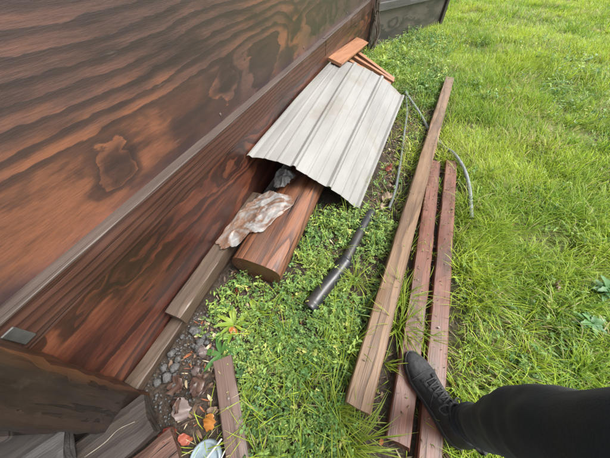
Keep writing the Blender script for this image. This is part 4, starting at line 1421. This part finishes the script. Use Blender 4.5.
    tf = [(i * 5 + j, i * 5 + j + 1, i * 5 + j + 6, i * 5 + j + 5) for i in range(8) for j in range(4)]
    o = link("tongue", pydata("tongue", tv, tf), upm, sh, smooth=True); o.modifiers.new("thickness", 'SOLIDIFY').thickness = 0.003
    # bow loops and loose ends, padded collar
    for sg in (1, -1):
        p = surf(0.36, 0.5)
        link("lace", tubemesh("lace", [(p.x, p.y, p.z + 0.006), (p.x + 0.015, p.y + sg * 0.02, p.z + 0.012), (p.x + 0.012, p.y + sg * 0.042, p.z - 0.004), (p.x - 0.008, p.y + sg * 0.034, p.z + 0.004), (p.x, p.y, p.z + 0.006)], 0.0026, 24, 7), lacem, sh)
    col_pts = []
    for i in range(13):
        a = 2 * math.pi * i / 12
        col_pts.append((-L / 2 + 0.068 + 0.056 * math.cos(a), 0.027 * math.sin(a) + 0.002, 0.106 + 0.008 * math.cos(a)))
    link("collar", tubemesh("collar", col_pts, 0.0085, 48, 10, cap=False), upm, sh)
    hp = [(-L / 2 + 0.004, 0, 0.09), (-L / 2 - 0.012, 0, 0.105), (-L / 2 - 0.01, 0, 0.128), (-L / 2 + 0.006, 0, 0.12)]
    link("pull_tab", tubemesh("pull_tab", hp, [(0.002, 0.007)] * 4, 14, 8), lacem, sh)

    # trouser leg: ankle to hip
    g = G("black_trouser_cloth")
    co = g.coord(); n = g.noise(co, 260, 2, 0.6); n2 = g.noise(co, 7, 4, 0.55)
    c = g.ramp(n, [(0.3, (0.008, 0.0105, 0.0145)), (0.7, (0.017, 0.021, 0.028))])
    c = g.mix(g.framp(n2, [(0.4, 0.0), (0.7, 0.5)]), c, (0.023, 0.027, 0.034))
    g.bump(g.math('ADD', g.math('MULTIPLY', n, 0.3), n2), 0.35, 0.006)
    g.b.inputs["Sheen Weight"].default_value = 0.05
    tm = g.fin(c, 0.85, 0.2)
    def wr(q, p, t_, th):
        d = (q - p).normalized()
        z = q.z
        hem = math.exp(-((z - 0.17) / 0.07) ** 2); knee = math.exp(-((z - 0.50) / 0.09) ** 2)
        n_ = math.sin(z * 150 + 2.2 * math.sin(th * 2 + 1) + 3 * mnoise.noise(q * 9)) * 0.0045 * hem
        n_ += mnoise.noise(Vector((q.x * 14, q.y * 14, q.z * 8))) * 0.011
        n_ += math.sin(z * 85 + 3 * math.sin(th + 0.5) + 4 * mnoise.noise(q * 6)) * 0.0018 * knee
        n_ += mnoise.noise(Vector((q.x * 45, q.y * 45, q.z * 22))) * 0.0025
        return q + d * n_
    pts = [(0.502, 0.176, 0.135), (0.496, 0.172, 0.21), (0.475, 0.160, 0.32), (0.445, 0.150, 0.45), (0.425, 0.145, 0.54), (0.415, 0.125, 0.66), (0.405, 0.10, 0.80), (0.40, 0.085, 0.92)]
    rad = [(0.052, 0.047), (0.055, 0.05), (0.06, 0.056), (0.064, 0.061), (0.069, 0.066), (0.074, 0.072), (0.083, 0.082), (0.09, 0.09)]
    lm = tubemesh("trouser_leg", [Vector(p) - t.location for p in pts], rad, 110, 48, fn=lambda q, p, a, th: wr(q + t.location, p + t.location, a, th) - t.location)
    link("trouser_leg", lm, tm, t, smooth=True)


build_person()
